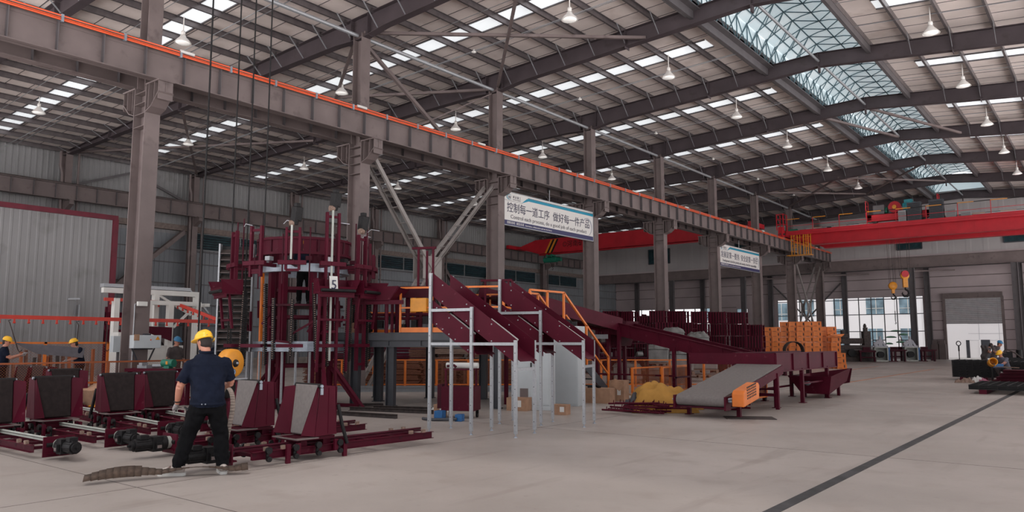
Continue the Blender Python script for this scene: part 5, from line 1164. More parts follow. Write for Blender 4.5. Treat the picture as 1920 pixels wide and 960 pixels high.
# ================================================================ CHUTE STANDS
def chute_stand(lab, P1, P3, wid, loc_lab):
    P1, P3 = Vector((*P1, 0)), Vector((*P3, 0)); d = (P3 - P1); L = d.length; rz = math.atan2(d.y, d.x)
    t = thing('chute_stand', lab, 'chute', P1, rz)
    xs = (0, L / 2, L); hs = (2.83, 2.20, 1.62)
    for y in (0, wid):
        for x, h_ in zip(xs, hs):
            q = part('upright_post', MB().b6(x - .025, x + .025, y - .025, y + .025, .06, h_), M_GALV, t, 'galvanised square post')
            part('levelling_foot', MB().lathe([(.035, 0), (.032, .012), (.010, .02), (.010, .07)], (x, y, 0), 12), M_ZINC, q)
            m = MB()
            for k in range(int(h_ / .3)): m.cyl((x, y - .028, .2 + k * .3), (x, y - .024, .2 + k * .3), .008, 8)
            part('bolt_hole', m, M_IRON, q)
        part('rail', MB().b6(0, L / 2, y - .02, y + .02, 2.13, 2.18), M_GALV, t); part('rail', MB().b6(0, L, y - .02, y + .02, 1.53, 1.58), M_GALV, t)
    part('cross_rail', MB().b6(L - .02, L + .02, 0, wid, 1.10, 1.15).b6(-.02, .02, 0, wid, 2.1, 2.15), M_GALV, t)
    def deck(zs, x0, x1, drop, nm):
        s = -drop / (x1 - x0); z1 = zs - drop
        for y, o in ((.032, .008), (wid - .04, .008)):
            q = part('side_plate', MB().prism([(x0, y, zs), (x1, y, z1), (x1, y, z1 - .42), (x0, y, zs - .42)], (0, o, 0)), M_MAROON, t, 'maroon sheet side plate')
            m = MB()
            for k in range(1, 7):
                f_ = k / 7; xx = x0 + (x1 - x0) * f_; zz = zs - drop * f_
                m.lathe([(.014, 0), (.010, .008), (.001, .009)], (xx, y - .001, zz - .37), 8, ax=(0, -1, 0))
                if k % 2: m.lathe([(.014, 0), (.010, .008), (.001, .009)], (xx, y - .001, zz - .08), 8, ax=(0, -1, 0))
            part('bolt', m, M_GALV, q)
        part('slide_plate', MB().prism([(x0, .04, zs - .33), (x1 + .05, .04, z1 - .35), (x1 + .05, .04, z1 - .362), (x0, .04, zs - .342)], (0, wid - .08, 0)), M_MAROON, t, 'sloping maroon slide plate')
        part('edge_strip', MB().bar((x1 - .55, .10, z1 + .36 * 0 + .55 * .70 - .02), (x1 - .02, .10, z1 - .0), .006, .03), M_SIGNW, t)
    deck(2.86, -.02, L + .02, 1.24, 'upper'); deck(2.37, -.02, L / 2 + .04, .64, 'lower')
    return t
chute_stand('nearer galvanised stand carrying two maroon sloping chutes', (-9.72, 9.90), (-8.02, 10.22), .72, '')
chute_stand('farther galvanised stand carrying two maroon sloping chutes', (-9.62, 11.75), (-7.98, 12.25), .72, '')
# small cart, cabinets and boxes between the stands and the platform
t = thing('tool_cart', 'maroon wheeled cart with a pale roll on top behind the near chute legs', 'cart', (-11.0, 12.15, 0), R(25))
part('cart_body', MB().b6(-.36, .36, -.25, .25, .16, .66), M_MAROON, t, bevel=.008)
part('cart_frame', MB().b6(-.30, -.26, -.2, -.16, .66, 1.0).b6(.26, .30, -.2, -.16, .66, 1.0).b6(-.30, -.26, .16, .2, .66, 1.0).b6(.26, .30, .16, .2, .66, 1.0).b6(-.32, .36, -.21, -.17, 1.0, 1.03).b6(-.32, .36, .17, .21, 1.0, 1.03).b6(-.03, .03, -.2, .2, 1.0, 1.03), M_MAROON, t)
part('side_box', MB().b6(-.46, -.36, -.2, .2, .2, .70), M_MAROOND, t)
for x in (-.3, .3):
    for y in (-.2, .2): part('caster', MB().cyl((x - .02, y, .05), (x + .02, y, .05), .05, 12).b6(x - .03, x + .03, y - .02, y + .02, .08, .16), M_BLACK, t)
part('clamp', MB().tube([(-.25, -.2, 1.08), (-.1, -.2, 1.10), (-.05, -.2, 1.06)], .03, 6), M_MAROOND, t)
solo('paper_roll', MB().cyl((-.36, 0, .06), (.34, 0, .06), .062, 14), M_PAPER, 'pale rolled sheet lying on the maroon cart', 'roll', (-11.0, 12.2, 1.03), R(25))
t = thing('control_cabinet', 'tall pale grey electrical cabinet under the chutes', 'cabinet', (-10.95, 14.75, 0), R(20))
part('cabinet_body', MB().b6(-.40, .40, -.25, .25, .08, 1.80).b6(-.41, .41, -.26, .26, 0, .09), M_CAB, t, bevel=.006)
part('cabinet_door', MB().b6(-.38, .0, -.262, -.25, .12, 1.77).b6(.01, .38, -.262, -.25, .12, 1.77), M_CAB, t)
part('door_handle', MB().b6(-.06, -.03, -.28, -.26, .95, 1.10), M_BLACK, t)
part('louvre_vent', MB().b6(-.32, -.12, -.27, -.262, .25, .50), M_STEEL, t)
m = MB(); m.cyl((.1, -.275, 1.5), (.1, -.262, 1.5), .02, 10).cyl((.2, -.275, 1.5), (.2, -.262, 1.5), .02, 10); part('indicator_lamp', m, M_RED, t)
solo('control_cabinet', MB().b6(-.35, .35, -.25, .25, 0, 1.98).b6(-.33, .33, -.26, -.25, .05, 1.9).cyl((.0, -.27, 1.2), (0, -.26, 1.2), .02, 8), M_CAB, 'second pale grey cabinet behind the first, mostly hidden', 'cabinet', (-11.0, 16.2, 0), R(12), bevel=.006)
solo('cable_drum', MB().cyl((0, -.1, .08), (0, .1, .08), .08, 14).cyl((0, -.03, .08), (0, .03, .08), .10, 14).b6(.08, .22, -.06, .06, 0, .12), M_BLACK, 'small black motor on top of the second grey cabinet', 'motor', (-11.0, 16.2, 1.98), R(20))
def carton(lab, x, y, rz, w, d, h, open_=False):
    t = thing('cardboard_box', lab, 'box', (x, y, 0), rz); part('carton', MB().b6(-w / 2, w / 2, -d / 2, d / 2, 0, h), M_CARD, t)
    if open_:
        part('flap', MB().bar((-w / 2, -d / 2, h), (-w / 2 - .18, -d / 2 - .05, h + .12), d, .01).bar((w / 2, d / 2, h), (w / 2 + .12, d / 2, h + .16), .01, .3), M_CARD, t); part('packing', MB().tube([(-.2, 0, h), (0, .05, h + .06), (.15, -.05, h + .02)], .04, 6), M_BLACK, t)
    else: part('label', MB().b6(.02, .12, -d / 2 - .003, -d / 2, h * .3, h * .8), M_PAPER, t)
carton('open cardboard box with flaps up beside the stair foot', -10.95, 17.35, R(15), .95, .5, .38, True)
carton('tall cardboard box standing by the stair rail', -10.75, 18.25, R(10), .42, .4, .55)
carton('flat long cardboard box on the floor by the stair foot', -10.75, 18.75, R(15), .62, .4, .16)
carton('brown cardboard box on the floor beside the far chute leg', -9.75, 14.05, R(12), .34, .25, .22)
carton('low brown box behind the maroon cart', -11.1, 14.3, R(15), .5, .4, .3)
carton('small tilted cardboard box left of the maroon cart', -11.55, 12.1, R(30), .22, .3, .26)
t = thing('floor_pump', 'blue pump with a hose on the floor beside the maroon cart', 'pump', (-10.85, 11.5, 0), R(20)); part('pump_body', MB().b6(-.2, -.02, -.1, .1, .02, .2).b6(.25, .40, -.08, .08, .0, .14), M_BLU2, t, bevel=.01); part('hose', MB().tube([(-.45, -.1, .04), (-.2, -.16, .03), (.1, -.14, .04), (.3, -.1, .05)], .03, 8), M_ANTHR, t)
solo('foam_offcut', MB().b6(-.22, .22, -.08, .08, 0, .05).b6(-.18, -.08, -.08, .08, .05, .09).b6(.05, .2, -.07, .07, .05, .08), M_PAPER, 'white foam offcut on the floor left of the cart', 'foam', (-12.35, 12.95, 0), R(20))
# ================================================================ CONVEYORS IN THE MIDDLE
t = thing('belt_conveyor', 'grey inclined belt conveyor with an orange gear guard, lying low towards the camera', 'conveyor', (-7.55, 15.3, 0))
PB, PT = Vector((0, 0, .36)), Vector((0, 3.3, .93)); BW = 1.08
def loopbelt(m, p, q, r, x0, x1, n=8):
    d = (q - p).normalized(); u = Vector((0, -d.z, d.y)); ring = []
    for k in range(n + 1): a = math.pi * k / n; ring.append(p - d * r * math.sin(a) - u * r * -math.cos(a))
    for k in range(n + 1): a = math.pi * k / n; ring.append(q + d * r * math.sin(a) + u * r * -math.cos(a))
    N = len(ring); m.add([v + Vector((x0, 0, 0)) for v in ring] + [v + Vector((x1, 0, 0)) for v in ring], [(i, (i + 1) % N, N + (i + 1) % N, N + i) for i in range(N)], True)
    return m.add([v + Vector((x0, 0, 0)) for v in ring], [tuple(range(N))]).add([v + Vector((x1, 0, 0)) for v in ring], [tuple(range(N))[::-1]])
part('belt', loopbelt(MB(), PB, PT, .115, 0, BW), M_BELTG, t)
for s, x in ((-1, -.03), (1, BW + .03)):
    part('side_frame', MB().bar((x, -.02, .33), (x, 3.35, .92), .03, .20), M_MAROON, t)
    part('bearing_plate', MB().b6(x - .02, x + .02, -.14, .12, .18, .46), M_MAROON, t)
    part('leg', MB().b6(x - .04, x + .04, .55, .63, 0, .45).b6(x - .07, x + .07, .5, .68, 0, .015), M_MAROON, t); part('leg', MB().b6(x - .04, x + .04, 2.9, 2.98, 0, .85), M_MAROON, t)
    part('roller_shaft', MB().cyl((x - .1, 0, .36), (x + .1, 0, .36), .025, 10), M_ZINC, t)
part('cross_bar', MB().b6(0, BW, .56, .62, .20, .27).b6(0, BW, 2.9, 2.96, .3, .37), M_MAROON, t)
part('skirt_plate', MB().b6(-.02, BW + .02, -.05, .55, .20, .24), M_MAROOND, t)
g_ = part('gear_guard', MB().prism([(BW + .17, -.12, .27), (BW + .17, .72, .40), (BW + .17, .76, .68), (BW + .17, .70, .74), (BW + .17, -.05, .60), (BW + .17, -.12, .54)], (.26, 0, 0)), M_ORANGE, t, 'orange gear guard box', bevel=.02)
m = MB()
for k in range(7):
    for q in range(5): m.b6(BW + .425, BW + .435, .05 + k * .075, .095 + k * .075, .42 + q * .055 + k * .011, .455 + q * .055 + k * .011)
part('mesh_grille', m, M_IRON, g_)
part('drive_shaft', MB().cyl((BW, -.02, .40), (BW + .18, .1, .42), .03, 10), M_ZINC, t)
# transfer conveyor box on legs
t = thing('transfer_conveyor', 'deep sided maroon trough conveyor on legs behind the grey belt', 'conveyor', (-7.65, 18.62, 0))
L_ = 5.1
part('side_panel', MB().b6(1.02, 1.05, 0, L_, .86, 1.31).b6(1.0, 1.08, 0, L_, 1.29, 1.32).b6(1.0, 1.08, 0, L_, .85, .88), M_MAROON, t)
part('side_panel', MB().b6(0, .03, 0, L_, .86, 1.31).b6(-.03, .05, 0, L_, 1.29, 1.32), M_MAROON, t)
m = MB()
for y in (.02, 1.25, 2.5, 3.75, L_ - .02): m.b6(1.05, 1.09, y - .02, y + .02, .87, 1.30)
part('panel_rib', m, M_MAROON, t)
part('end_panel', MB().b6(0, 1.04, -.02, .0, 1.04, 1.31).b6(-1.2, 0, -.02, .0, 1.02, 1.30), M_MAROON, t)
part('trough_floor', MB().b6(.03, 1.02, 0, L_, .90, .92), M_MAROOND, t)
for x in (1.03, .02):
    for y in (.05, 2.0, 4.2): part('leg', MB().b6(x - .045, x + .045, y - .045, y + .045, 0, .9).b6(x - .08, x + .08, y - .1, y + .1, 0, .015), M_MAROON, t)
part('tie_bar', MB().b6(.02, .06, .05, 4.2, .3, .35).b6(0, 1.0, .03, .07, .42, .46).b6(1.0, 1.04, 2, 4.2, .48, .52), M_MAROON, t)
t = thing('discharge_hopper', 'maroon sloping hopper hanging under the far end of the trough conveyor', 'hopper', (-7.6, 22.4, 0))
m = MB()
m.prism([(0, 0, .62), (1.2, 0, .62), (1.1, .1, .12), (.35, .1, .12)], (0, .015, 0))
m.prism([(0, 2.0, .62), (1.2, 2.0, .80), (1.1, 1.9, .42), (.35, 1.9, .2)], (0, .015, 0))
m.prism([(1.2, .0, .62), (1.2, 2.0, .80), (1.1, 1.9, .42), (1.1, .1, .12)], (.015, 0, 0)).prism([(0, .0, .62), (0, 2.0, .62), (.35, 1.9, .2), (.35, .1, .12)], (.015, 0, 0))
m.prism([(.35, .1, .12), (1.1, .1, .12), (1.1, 1.9, .42), (.35, 1.9, .2)], (0, 0, .015))
part('hopper_body', m, M_MAROON, t)
part('end_plate', MB().prism([(-.05, 2.02, .58), (1.25, 2.02, .80), (1.05, 2.45, .35), (.3, 2.45, .18)], (0, .02, 0)), M_MAROON, t)
part('support_leg', MB().b6(.3, .38, .4, .48, 0, .3).b6(.9, .98, .4, .48, 0, .3).b6(.9, .98, 1.6, 1.68, 0, .45), M_MAROON, t)
part('push_rod', MB().cyl((.2, .3, .5), (1.0, .6, .46), .015, 8).lathe([(.001, -.03), (.1, -.03), (.1, .03), (.001, .03)], (.55, .06, .45), 14, ax=(0, 1, 0)), M_ZINC, t)
# long inclined trough conveyor
t = thing('inclined_conveyor', 'long maroon inclined trough conveyor running up behind the grey belt', 'conveyor', (-8.2, 20.95, 0))
a_, b_ = Vector((.3, 0, .99)), Vector((-4.9, .25, 2.12)); wv = Vector((0, 1.0, 0))
for o in (Vector(), wv):
    q = part('side_panel', MB().bar(a_ + o, b_ + o, .02, .40), M_MAROON, t)
    m = MB().bar(a_ + o + Vector((0, -.02, .2)), b_ + o + Vector((0, -.02, .2)), .07, .02)
    for k in range(1, 5): c = (a_ + o).lerp(b_ + o, k / 5); m.bar(c + Vector((.05, -.02, -.2)), c + Vector((-.03, -.02, .2)), .03, .03)
    part('panel_flange', m, M_MAROON, q)
part('trough_floor', MB().bar(a_ + wv / 2 - Vector((0, 0, .1)), b_ + wv / 2 - Vector((0, 0, .1)), .98, .02), M_BELTG, t)
for f_, dy in ((.12, 0), (.12, 1.0), (.50, 0), (.50, 1.0), (.95, 0), (.95, 1.0)):
    c = a_.lerp(b_, f_); q = part('leg', MB().b6(c.x - .05, c.x + .05, c.y + dy - .05, c.y + dy + .05, 0, c.z - .1).b6(c.x - .09, c.x + .09, c.y + dy - .09, c.y + dy + .09, 0, .015), M_MAROON, t)
    part('leg_joint', MB().b6(c.x - .14, c.x + .14, c.y + dy - .02, c.y + dy + .02, c.z - .25, c.z - .05), M_MAROON, q)
part('leg_tie', MB().b6(-5.0, -2.2, .0, .05, .55, .6).b6(-2.3, -2.25, 0, 1.1, .5, .55), M_MAROON, t)
part('gusset', MB().b6(-5.1, -4.5, -.03, -.02, 1.68, 1.82), M_GALV, t)
t = thing('upper_conveyor', 'maroon trough conveyor sloping down from the platform to the long inclined one', 'conveyor', (-13.2, 21.3, 0))
for o in (0, .8):
    part('side_panel', MB().bar((o, 0, 2.12), (o - .9, -5.0, 2.95), .02, .42), M_MAROON, t)
part('trough_floor', MB().bar((.4, 0, 2.0), (-.5, -5.0, 2.83), .78, .02), M_MAROOND, t)
part('joint_chute', MB().prism([(0, .3, 2.25), (.8, .3, 2.25), (.6, .1, 1.45), (.2, .1, 1.45)], (0, .8, 0)), M_MAROOND, t)
for x, y in ((0, -.2), (.8, -.2), (-.4, -2.6), (.4, -2.6)): part('leg', MB().b6(x - .05, x + .05, y - .05, y + .05, 0, 2.0 - y * .15), M_MAROON, t)

# ================================================================ MESH FENCES
def expanded(m, p, q, z0, z1, step=.09, th=.005):
    step *= .55
    p, q = Vector(p), Vector(q); L = (q - p).length; d = (q - p) / L; H = z1 - z0; k = -H
    while k < L:
        for s in (1, -1):
            xa, za, xb, zb = k, 0, k + H, H
            if xa < 0: za -= xa; xa = 0
            if xb > L: zb -= xb - L; xb = L
            if s < 0: za, zb = H - za, H - zb
            if xb - xa > .02: m.bar(p + d * xa + Vector((0, 0, z0 + za)), p + d * xb + Vector((0, 0, z0 + zb)), th, th)
        k += step
def fence(lab, p, q, h, n, mesh_step=.10, cat='fence', low=.08, fm=M_ORANGE, fill=M_MESHO, th=.004):
    p, q = Vector((*p, 0)), Vector((*q, 0)); t = thing('mesh_fence', lab, cat, p); d = q - p
    for k in range(n + 1):
        c = d * k / n; part('fence_post', MB().b6(c.x - .03, c.x + .03, c.y - .03, c.y + .03, 0, h).b6(c.x - .07, c.x + .07, c.y - .07, c.y + .07, 0, .012), fm, t)
    part('fence_rail', MB().bar((0, 0, h - .02), d + Vector((0, 0, h - .02)), .04, .04).bar((0, 0, low), d + Vector((0, 0, low)), .04, .04), fm, t)
    m = MB(); expanded(m, (0, 0, 0), d, low, h - .02, mesh_step, th); part('mesh_panel', m, fill, t, kind=None)
    return t
fence('long orange mesh fence behind the tower and platform in front of the timber stacks', (-22.6, 17.0), (-15.6, 22.6), .96, 8, .12)
fence('orange mesh fence running on behind the long inclined conveyor', (-15.5, 22.7), (-11.7, 25.8), .96, 4, .12)
fence('low orange mesh fence before the second crane bay at the left', (-19.9, 2.7), (-19.9, 11.9), 1.11, 3, .11, fm=M_ORANGED, th=.0025)
fence('orange mesh guard panel standing nearest behind the tarpaulin', (-11.1, 19.6), (-11.05, 23.0), .85, 2, .09)
fence('small orange mesh panel beside the nearest one', (-10.6, 20.5), (-10.7, 22.4), .85, 2, .09)
fence('orange framed mesh panel holding bricks left of the trough conveyor', (-11.3, 24.9), (-10.2, 25.6), 1.0, 1, .09)
t = thing('mesh_cart', 'orange mesh cart on castors under the trough conveyor', 'cart', (-8.2, 19.4, 0))
m = MB()
for x in (0, .6):
    for y in (0, 1.3): m.b6(x - .02, x + .02, y - .02, y + .02, .1, .85)
for z in (.12, .85): m.b6(0, .6, -.02, .02, z - .02, z + .02).b6(0, .6, 1.28, 1.32, z - .02, z + .02).b6(-.02, .02, 0, 1.3, z - .02, z + .02).b6(.58, .62, 0, 1.3, z - .02, z + .02)
part('cart_frame', m, M_ORANGE, t); m = MB(); expanded(m, (.6, 0, 0), (.6, 1.3, 0), .12, .85, .07); expanded(m, (0, 0, 0), (.6, 0, 0), .12, .85, .07); part('mesh_side', m, M_MESHO, t); part('cart_load', MB().b6(.05, .55, .1, 1.2, .15, .75), M_WOOD, t)
for x in (0, .6):
    for y in (.1, 1.2): part('caster', MB().cyl((x - .02, y, .05), (x + .02, y, .05), .05, 10).b6(x - .02, x + .02, y - .02, y + .02, .05, .12), M_BLACK, t)

# rods, tarpaulin
random.seed(11)
def prong_rod(lab, p, q, g=None):
    p, q = Vector(p), Vector(q); d = (q - p); m = MB().tube([(0, 0, 0), d], .022, 6)
    for k in range(5): c = d * (k + .5) / 5; m.cyl(c, c + Vector((.01, 0, .075)), .010, 5)
    solo('pronged_rod', m, M_MAROON, lab, 'rod', p, group=g)
for k in range(16):
    x0 = -9.25 + random.uniform(0, .5); y0 = 15.25 + random.uniform(-.45, .6); z0 = .03 + (k // 4) * .055; a = R(random.uniform(-25, 18))
    prong_rod('maroon pronged rod in the loose heap left of the tarpaulin', (x0, y0, z0), (x0 + 1.15 * math.cos(a), y0 + 1.15 * math.sin(a), z0 + random.uniform(0, .06)), 'loose maroon rods by the tarpaulin')
for k in range(6):
    x0 = -7.9 + random.uniform(0, .4); y0 = 17.3 + random.uniform(-.2, .3); prong_rod('maroon pronged rod under the grey belt conveyor', (x0, y0, .03 + .04 * (k // 2)), (x0 + .9, y0 + random.uniform(-.2, .2), .05 + .04 * (k // 2)), 'maroon rods under the belt conveyor')
def crumple(w, d, h, seed, nx=26, ny=20, folds=3.0, fl=.35):
    m = MB(); vs = []
    for j in range(ny):
        for i in range(nx):
            u, v = i / (nx - 1) * 2 - 1, j / (ny - 1) * 2 - 1; r2 = max(0, 1 - abs(u) ** 2.6) * max(0, 1 - abs(v) ** 2.6)
            p = Vector((u * folds, v * folds, seed)); n1 = noise.noise(p) ; n2 = noise.noise(p * 2.3 + Vector((5, 5, 5)))
            z = h * (r2 ** .45) * (1 - fl * .5 + fl * n1 + .18 * n2)
            vs.append((u * w / 2 * (1 + .10 * n2), v * d / 2 * (1 + .12 * n1), max(.004, z)))
    fs = [(j * nx + i, j * nx + i + 1, (j + 1) * nx + i + 1, (j + 1) * nx + i) for j in range(ny - 1) for i in range(nx - 1)]
    m.add(vs, fs, True); o = len(vs); edge = [i for i in range(nx)] + [j * nx + nx - 1 for j in range(1, ny)] + [(ny - 1) * nx + i for i in range(nx - 2, -1, -1)] + [j * nx for j in range(ny - 2, 0, -1)]
    m.add([(vs[i][0], vs[i][1], 0) for i in edge], [tuple(range(len(edge)))]); return m
t = thing('tarpaulin', 'crumpled ochre tarpaulin heaped over something beside the grey belt', 'tarpaulin', (-8.45, 16.3, 0), R(35))
part('tarpaulin_sheet', crumple(1.5, 1.25, .66, 2.3, 44, 38, 1.7, .45), M_TARP, t); part('dark_lining', crumple(.55, .5, .42, 6.1, 14, 12, 2.2, .5), M_ANTHR, t, 'dark lining showing at the left end', loc=(-.62, -.12, 0))
part('loose_corner', crumple(.8, .5, .36, 9.1, 16, 12, 2, .5), M_TARP, t, loc=(.62, .50, 0))
solo('steel_plate', MB().b6(-.5, .5, -.3, .3, 0, .012), M_IRON, 'thin dark steel sheet on the floor under the orange guard', 'plate', (-6.2, 15.85, 0), R(30))
# ================================================================ STACKS BEHIND
def PZ_(px, w):   # ground point seen in column px at depth w, for laying out the far stacks
    f_ = Vector((-math.sin(YAW), math.cos(YAW), 0)); r_ = Vector((math.cos(YAW), math.sin(YAW), 0)); p = (f_ + r_ * (px - 960) / 1439.0) * (w * 1439 / 1430.0)
    return p.x, p.y
def make_crate():
    m = MB(); s = .80; h = .62
    for k in range(6): x = -s / 2 + .06 + k * (s - .12) / 5; m.b6(x - .042, x + .042, -s / 2, -s / 2 + .07, .01, h - .01).b6(x - .042, x + .042, s / 2 - .05, s / 2, .02, h - .02)
    for z in (.02, h / 2, h - .03): m.b6(-s / 2, s / 2, -s / 2 + .05, s / 2 - .05, z - .012, z + .012)
    for x in (-s / 2 + .02, s / 2 - .02):
        for y in (-s / 2 + .03, s / 2 - .03): m.b6(x - .02, x + .02, y - .03, y + .03, 0, h)
    m.b6(-s / 2 + .01, -s / 2 + .03, -s / 2, s / 2, 0, h); m.use(1); m.b6(-s / 2 + .05, s / 2 - .12, -s / 2 + .10, -s / 2 + .12, .02, h - .02)  # black inner sheet added as shade in the gaps between ribs
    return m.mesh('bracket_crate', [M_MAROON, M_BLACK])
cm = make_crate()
cols = [(1128, 3, 39), (1150, 5, 39), (1180, 5, 39.5), (1212, 4, 39), (1238, 5, 38.5), (1274, 5, 39), (1314, 5, 39.5), (1350, 5, 40), (1388, 5, 40.5), (1418, 4, 42), (1416, 3, 37.5), (1250, 4, 36.5), (1290, 4, 37)]
for i, (px, n_, w) in enumerate(cols):
    x, y = PZ_(px, w)
    for k in range(n_):
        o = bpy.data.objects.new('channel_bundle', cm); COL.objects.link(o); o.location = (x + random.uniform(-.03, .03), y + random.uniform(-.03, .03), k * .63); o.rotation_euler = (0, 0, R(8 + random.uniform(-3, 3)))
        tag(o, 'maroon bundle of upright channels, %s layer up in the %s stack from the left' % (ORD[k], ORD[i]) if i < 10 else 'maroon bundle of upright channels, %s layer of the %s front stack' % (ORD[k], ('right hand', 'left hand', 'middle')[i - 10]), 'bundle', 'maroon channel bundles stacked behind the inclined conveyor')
for i, (px, w, z, n_) in enumerate(((1140, 38.9, 1.89, 4), (1212, 39.0, 2.52, 5), (1160, 32, .0, 5))):
    x, y = PZ_(px, w); m = MB()
    for k in range(n_): m.b6(-.4 + k * .13, -.32 + k * .13, -.3, .3, 0, .3 + .08 * (k % 3))
    solo('channel_lot', m, M_MAROON, 'loose upright maroon channels, %s lot from the left of the background' % ORD[i], 'channels', (x, y, z), R(10), group='loose maroon channels in the background')
def orange_mesh():
    m = MB().b6(-.26, .26, -.2, .2, 0, .305); m.use(1); m.b6(.10, .16, -.205, -.2, .08, .24).b6(-.18, .02, -.204, -.2, .03, .05).b6(.26, .264, -.05, .12, .08, .22); m.use(0); m.b6(.20, .26, -.215, -.2, 0, .305)
    return m.mesh('orange_bracket', [M_ORANGE, M_IRON])
om = orange_mesh(); n_o = 0
ocol = [(1424, 8, 48), (1440, 8, 47.5), (1456, 8, 47.2), (1472, 9, 47), (1488, 9, 46.5), (1503, 9, 46.2), (1518, 9, 46), (1533, 9, 45.8), (1547, 8, 46.2), (1560, 8, 46), (1567, 6, 45.4), (1575, 3, 44.6)]
for i, (px, nn, w) in enumerate(ocol):
    x, y = PZ_(px, w)
    for k in range(nn):
        o = bpy.data.objects.new('orange_bracket', om); COL.objects.link(o); o.location = (x + random.uniform(-.02, .02), y + random.uniform(-.03, .03), k * .31); o.rotation_euler = (0, 0, R(20 + random.uniform(-4, 4)))
        tag(o, 'orange painted box bracket, %s layer up in the %s stack from the left' % (ORD[k], ORD[i]), 'bracket', 'orange box brackets in the big stack')
x, y = PZ_(1567, 45.2)
for k in range(3): solo('orange_plate', MB().b6(-.5, .35, -.15, .15, 0, .05), M_ORANGE, 'loose orange plate on the right of the orange stack, %s from the bottom' % ORD[k], 'plate', (x + .05 * k, y, 1.87 + .052 * k), R(20 + 12 * k))
x, y = PZ_(1487, 36); t = thing('wire_coil', 'dark coil of mesh standing before the orange stack', 'coil', (x, y, .75), R(30)); m = MB()
for k in range(12): m.tube([(.42 * math.cos(R(q)), -.35 + k * .06, .42 + .42 * math.sin(R(q))) for q in range(0, 360, 24)], .018, 5, closed=True)
part('coil_ring', m, M_IRON, t); part('coil_stand', MB().b6(-.55, .75, -.4, .4, -.1, 0).b6(-.5, -.4, -.35, .35, -.75, -.1).b6(.6, .7, -.35, .35, -.75, -.1).b6(.45, .75, -.3, .3, 0, .14), M_MAROOND, t)
def wrapped(lab, px, w, ww, h, z=0, rz=30):
    x, y = PZ_(px, w); t = thing('wrapped_pallet', lab, 'pallet', (x, y, z), R(rz)); m = MB()
    for k in range(3): m.b6(-ww / 2 + k * (ww / 2 - .05), -ww / 2 + .1 + k * (ww / 2 - .05), -.5, .5, 0, .1)
    m.b6(-ww / 2, ww / 2, -.5, .5, .1, .13); part('pallet', m, M_WOOD, t)
    c_ = crumple(ww, 1.0, min(h * .3, .3), px * .013, 14, 12, 3, .5); part('wrapped_load', MB().b6(-ww / 2 + .03, ww / 2 - .03, -.46, .46, .13, h * .86), M_WRAP, t, bevel=.05); part('loose_film', c_, M_WRAP, t, loc=(0, 0, h * .84))
wrapped('pallet of goods in clear film on top of the rack behind the inclined conveyor', 1231, 30.5, .95, .80, .62)
wrapped('film wrapped pallet under the top one behind the fence', 1229, 30, 1.1, .6)
wrapped('film wrapped pallet right of the first behind the fence', 1275, 30.5, 1.0, .95, .3)
wrapped('film wrapped pallet behind the second leg of the inclined conveyor', 1315, 31, 1.2, .9, .35)
wrapped('tall film wrapped pallet with loose plastic behind the inclined conveyor, left', 1262, 34, 1.0, 2.35, 0)
wrapped('tall film wrapped pallet with loose plastic behind the inclined conveyor, right', 1308, 34.5, 1.0, 2.1, 0)
wrapped('low film wrapped pallet beside the stair rail', 1175, 29.6, 1.1, .75)
t = thing('scrap_rack', 'dark rack crammed with grey and black parts behind the stair rail', 'rack', (*PZ_(1165, 29.5), 0), R(35)); random.seed(5)
part('rack_frame', MB().b6(-1.0, -.94, -.3, .3, 0, 2.0).b6(.94, 1.0, -.3, .3, 0, 2.0).b6(-1, 1, -.3, .3, .95, 1.0).b6(-1, 1, -.3, .3, .3, .34).b6(-1, 1, -.3, .3, 1.5, 1.54), M_MAROOND, t)
for k in range(34):
    c = (random.uniform(-.85, .85), random.uniform(-.28, .1), (.36, 1.02, 1.56)[k % 3]); s = random.uniform(.08, .24)
    part('stored_piece', MB().box((c[0], c[1], c[2] + s / 2), (s * random.uniform(.6, 1.6), s, s), Matrix.Rotation(random.uniform(-1, 1), 3, 'Z')) if k % 2 else MB().cyl((c[0], c[1], c[2] + s / 2), (c[0] + s, c[1] + .05, c[2] + s / 2), s / 2, 10), (M_STEEL, M_BLACK, M_IRON, M_WRAP, M_MAROOND)[k % 5], t)
# board stacks behind the fence
random.seed(21)
def board_stack(lab, px, w, L, D, h, m_, rz=37, th=.05, z=0):
    x, y = PZ_(px, w); m = MB(); zz = 0; k = 0
    while zz < h:
        o = random.uniform(-.05, .05); m.b6(-L / 2 + o, L / 2 + o + random.uniform(-.08, .08), -D / 2, D / 2, zz, zz + th * .8)
        if k % 5 == 4: zz += .03
        zz += th; k += 1
    return solo('board_stack', m, m_, lab, 'boards', (x, y, z), R(rz))
for k, (px, w, L, D, h) in enumerate(((610, 28.2, 1.3, .8, .8), (690, 28.3, 1.5, .9, 1.0), (760, 28.2, 1.2, .8, .9), (830, 28.3, 1.2, .8, .98), (895, 28.4, 1.2, .8, .9), (965, 28.4, 1.3, .8, .9), (1030, 28.2, 1.2, .8, .8))):
    board_stack('red brown stack of narrow boards behind the orange fence, %s from the left' % ORD[k], px, w, L, D, h, M_RUSTW, th=.035)
    if k in (3, 4, 5): 
        x, y = PZ_(px, w - .6); solo('upright_pallet', MB().b6(-.5, -.42, 0, .06, 0, .95).b6(.42, .5, 0, .06, 0, .95).b6(-.04, .04, 0, .06, 0, .95).b6(-.5, .5, 0, .05, .2, .26).b6(-.5, .5, 0, .05, .8, .86), M_RUSTW, 'upright brown timber frame leaning on the board stacks, %s from the left' % ORD[k - 3], 'frame', (x, y, 0), R(37))
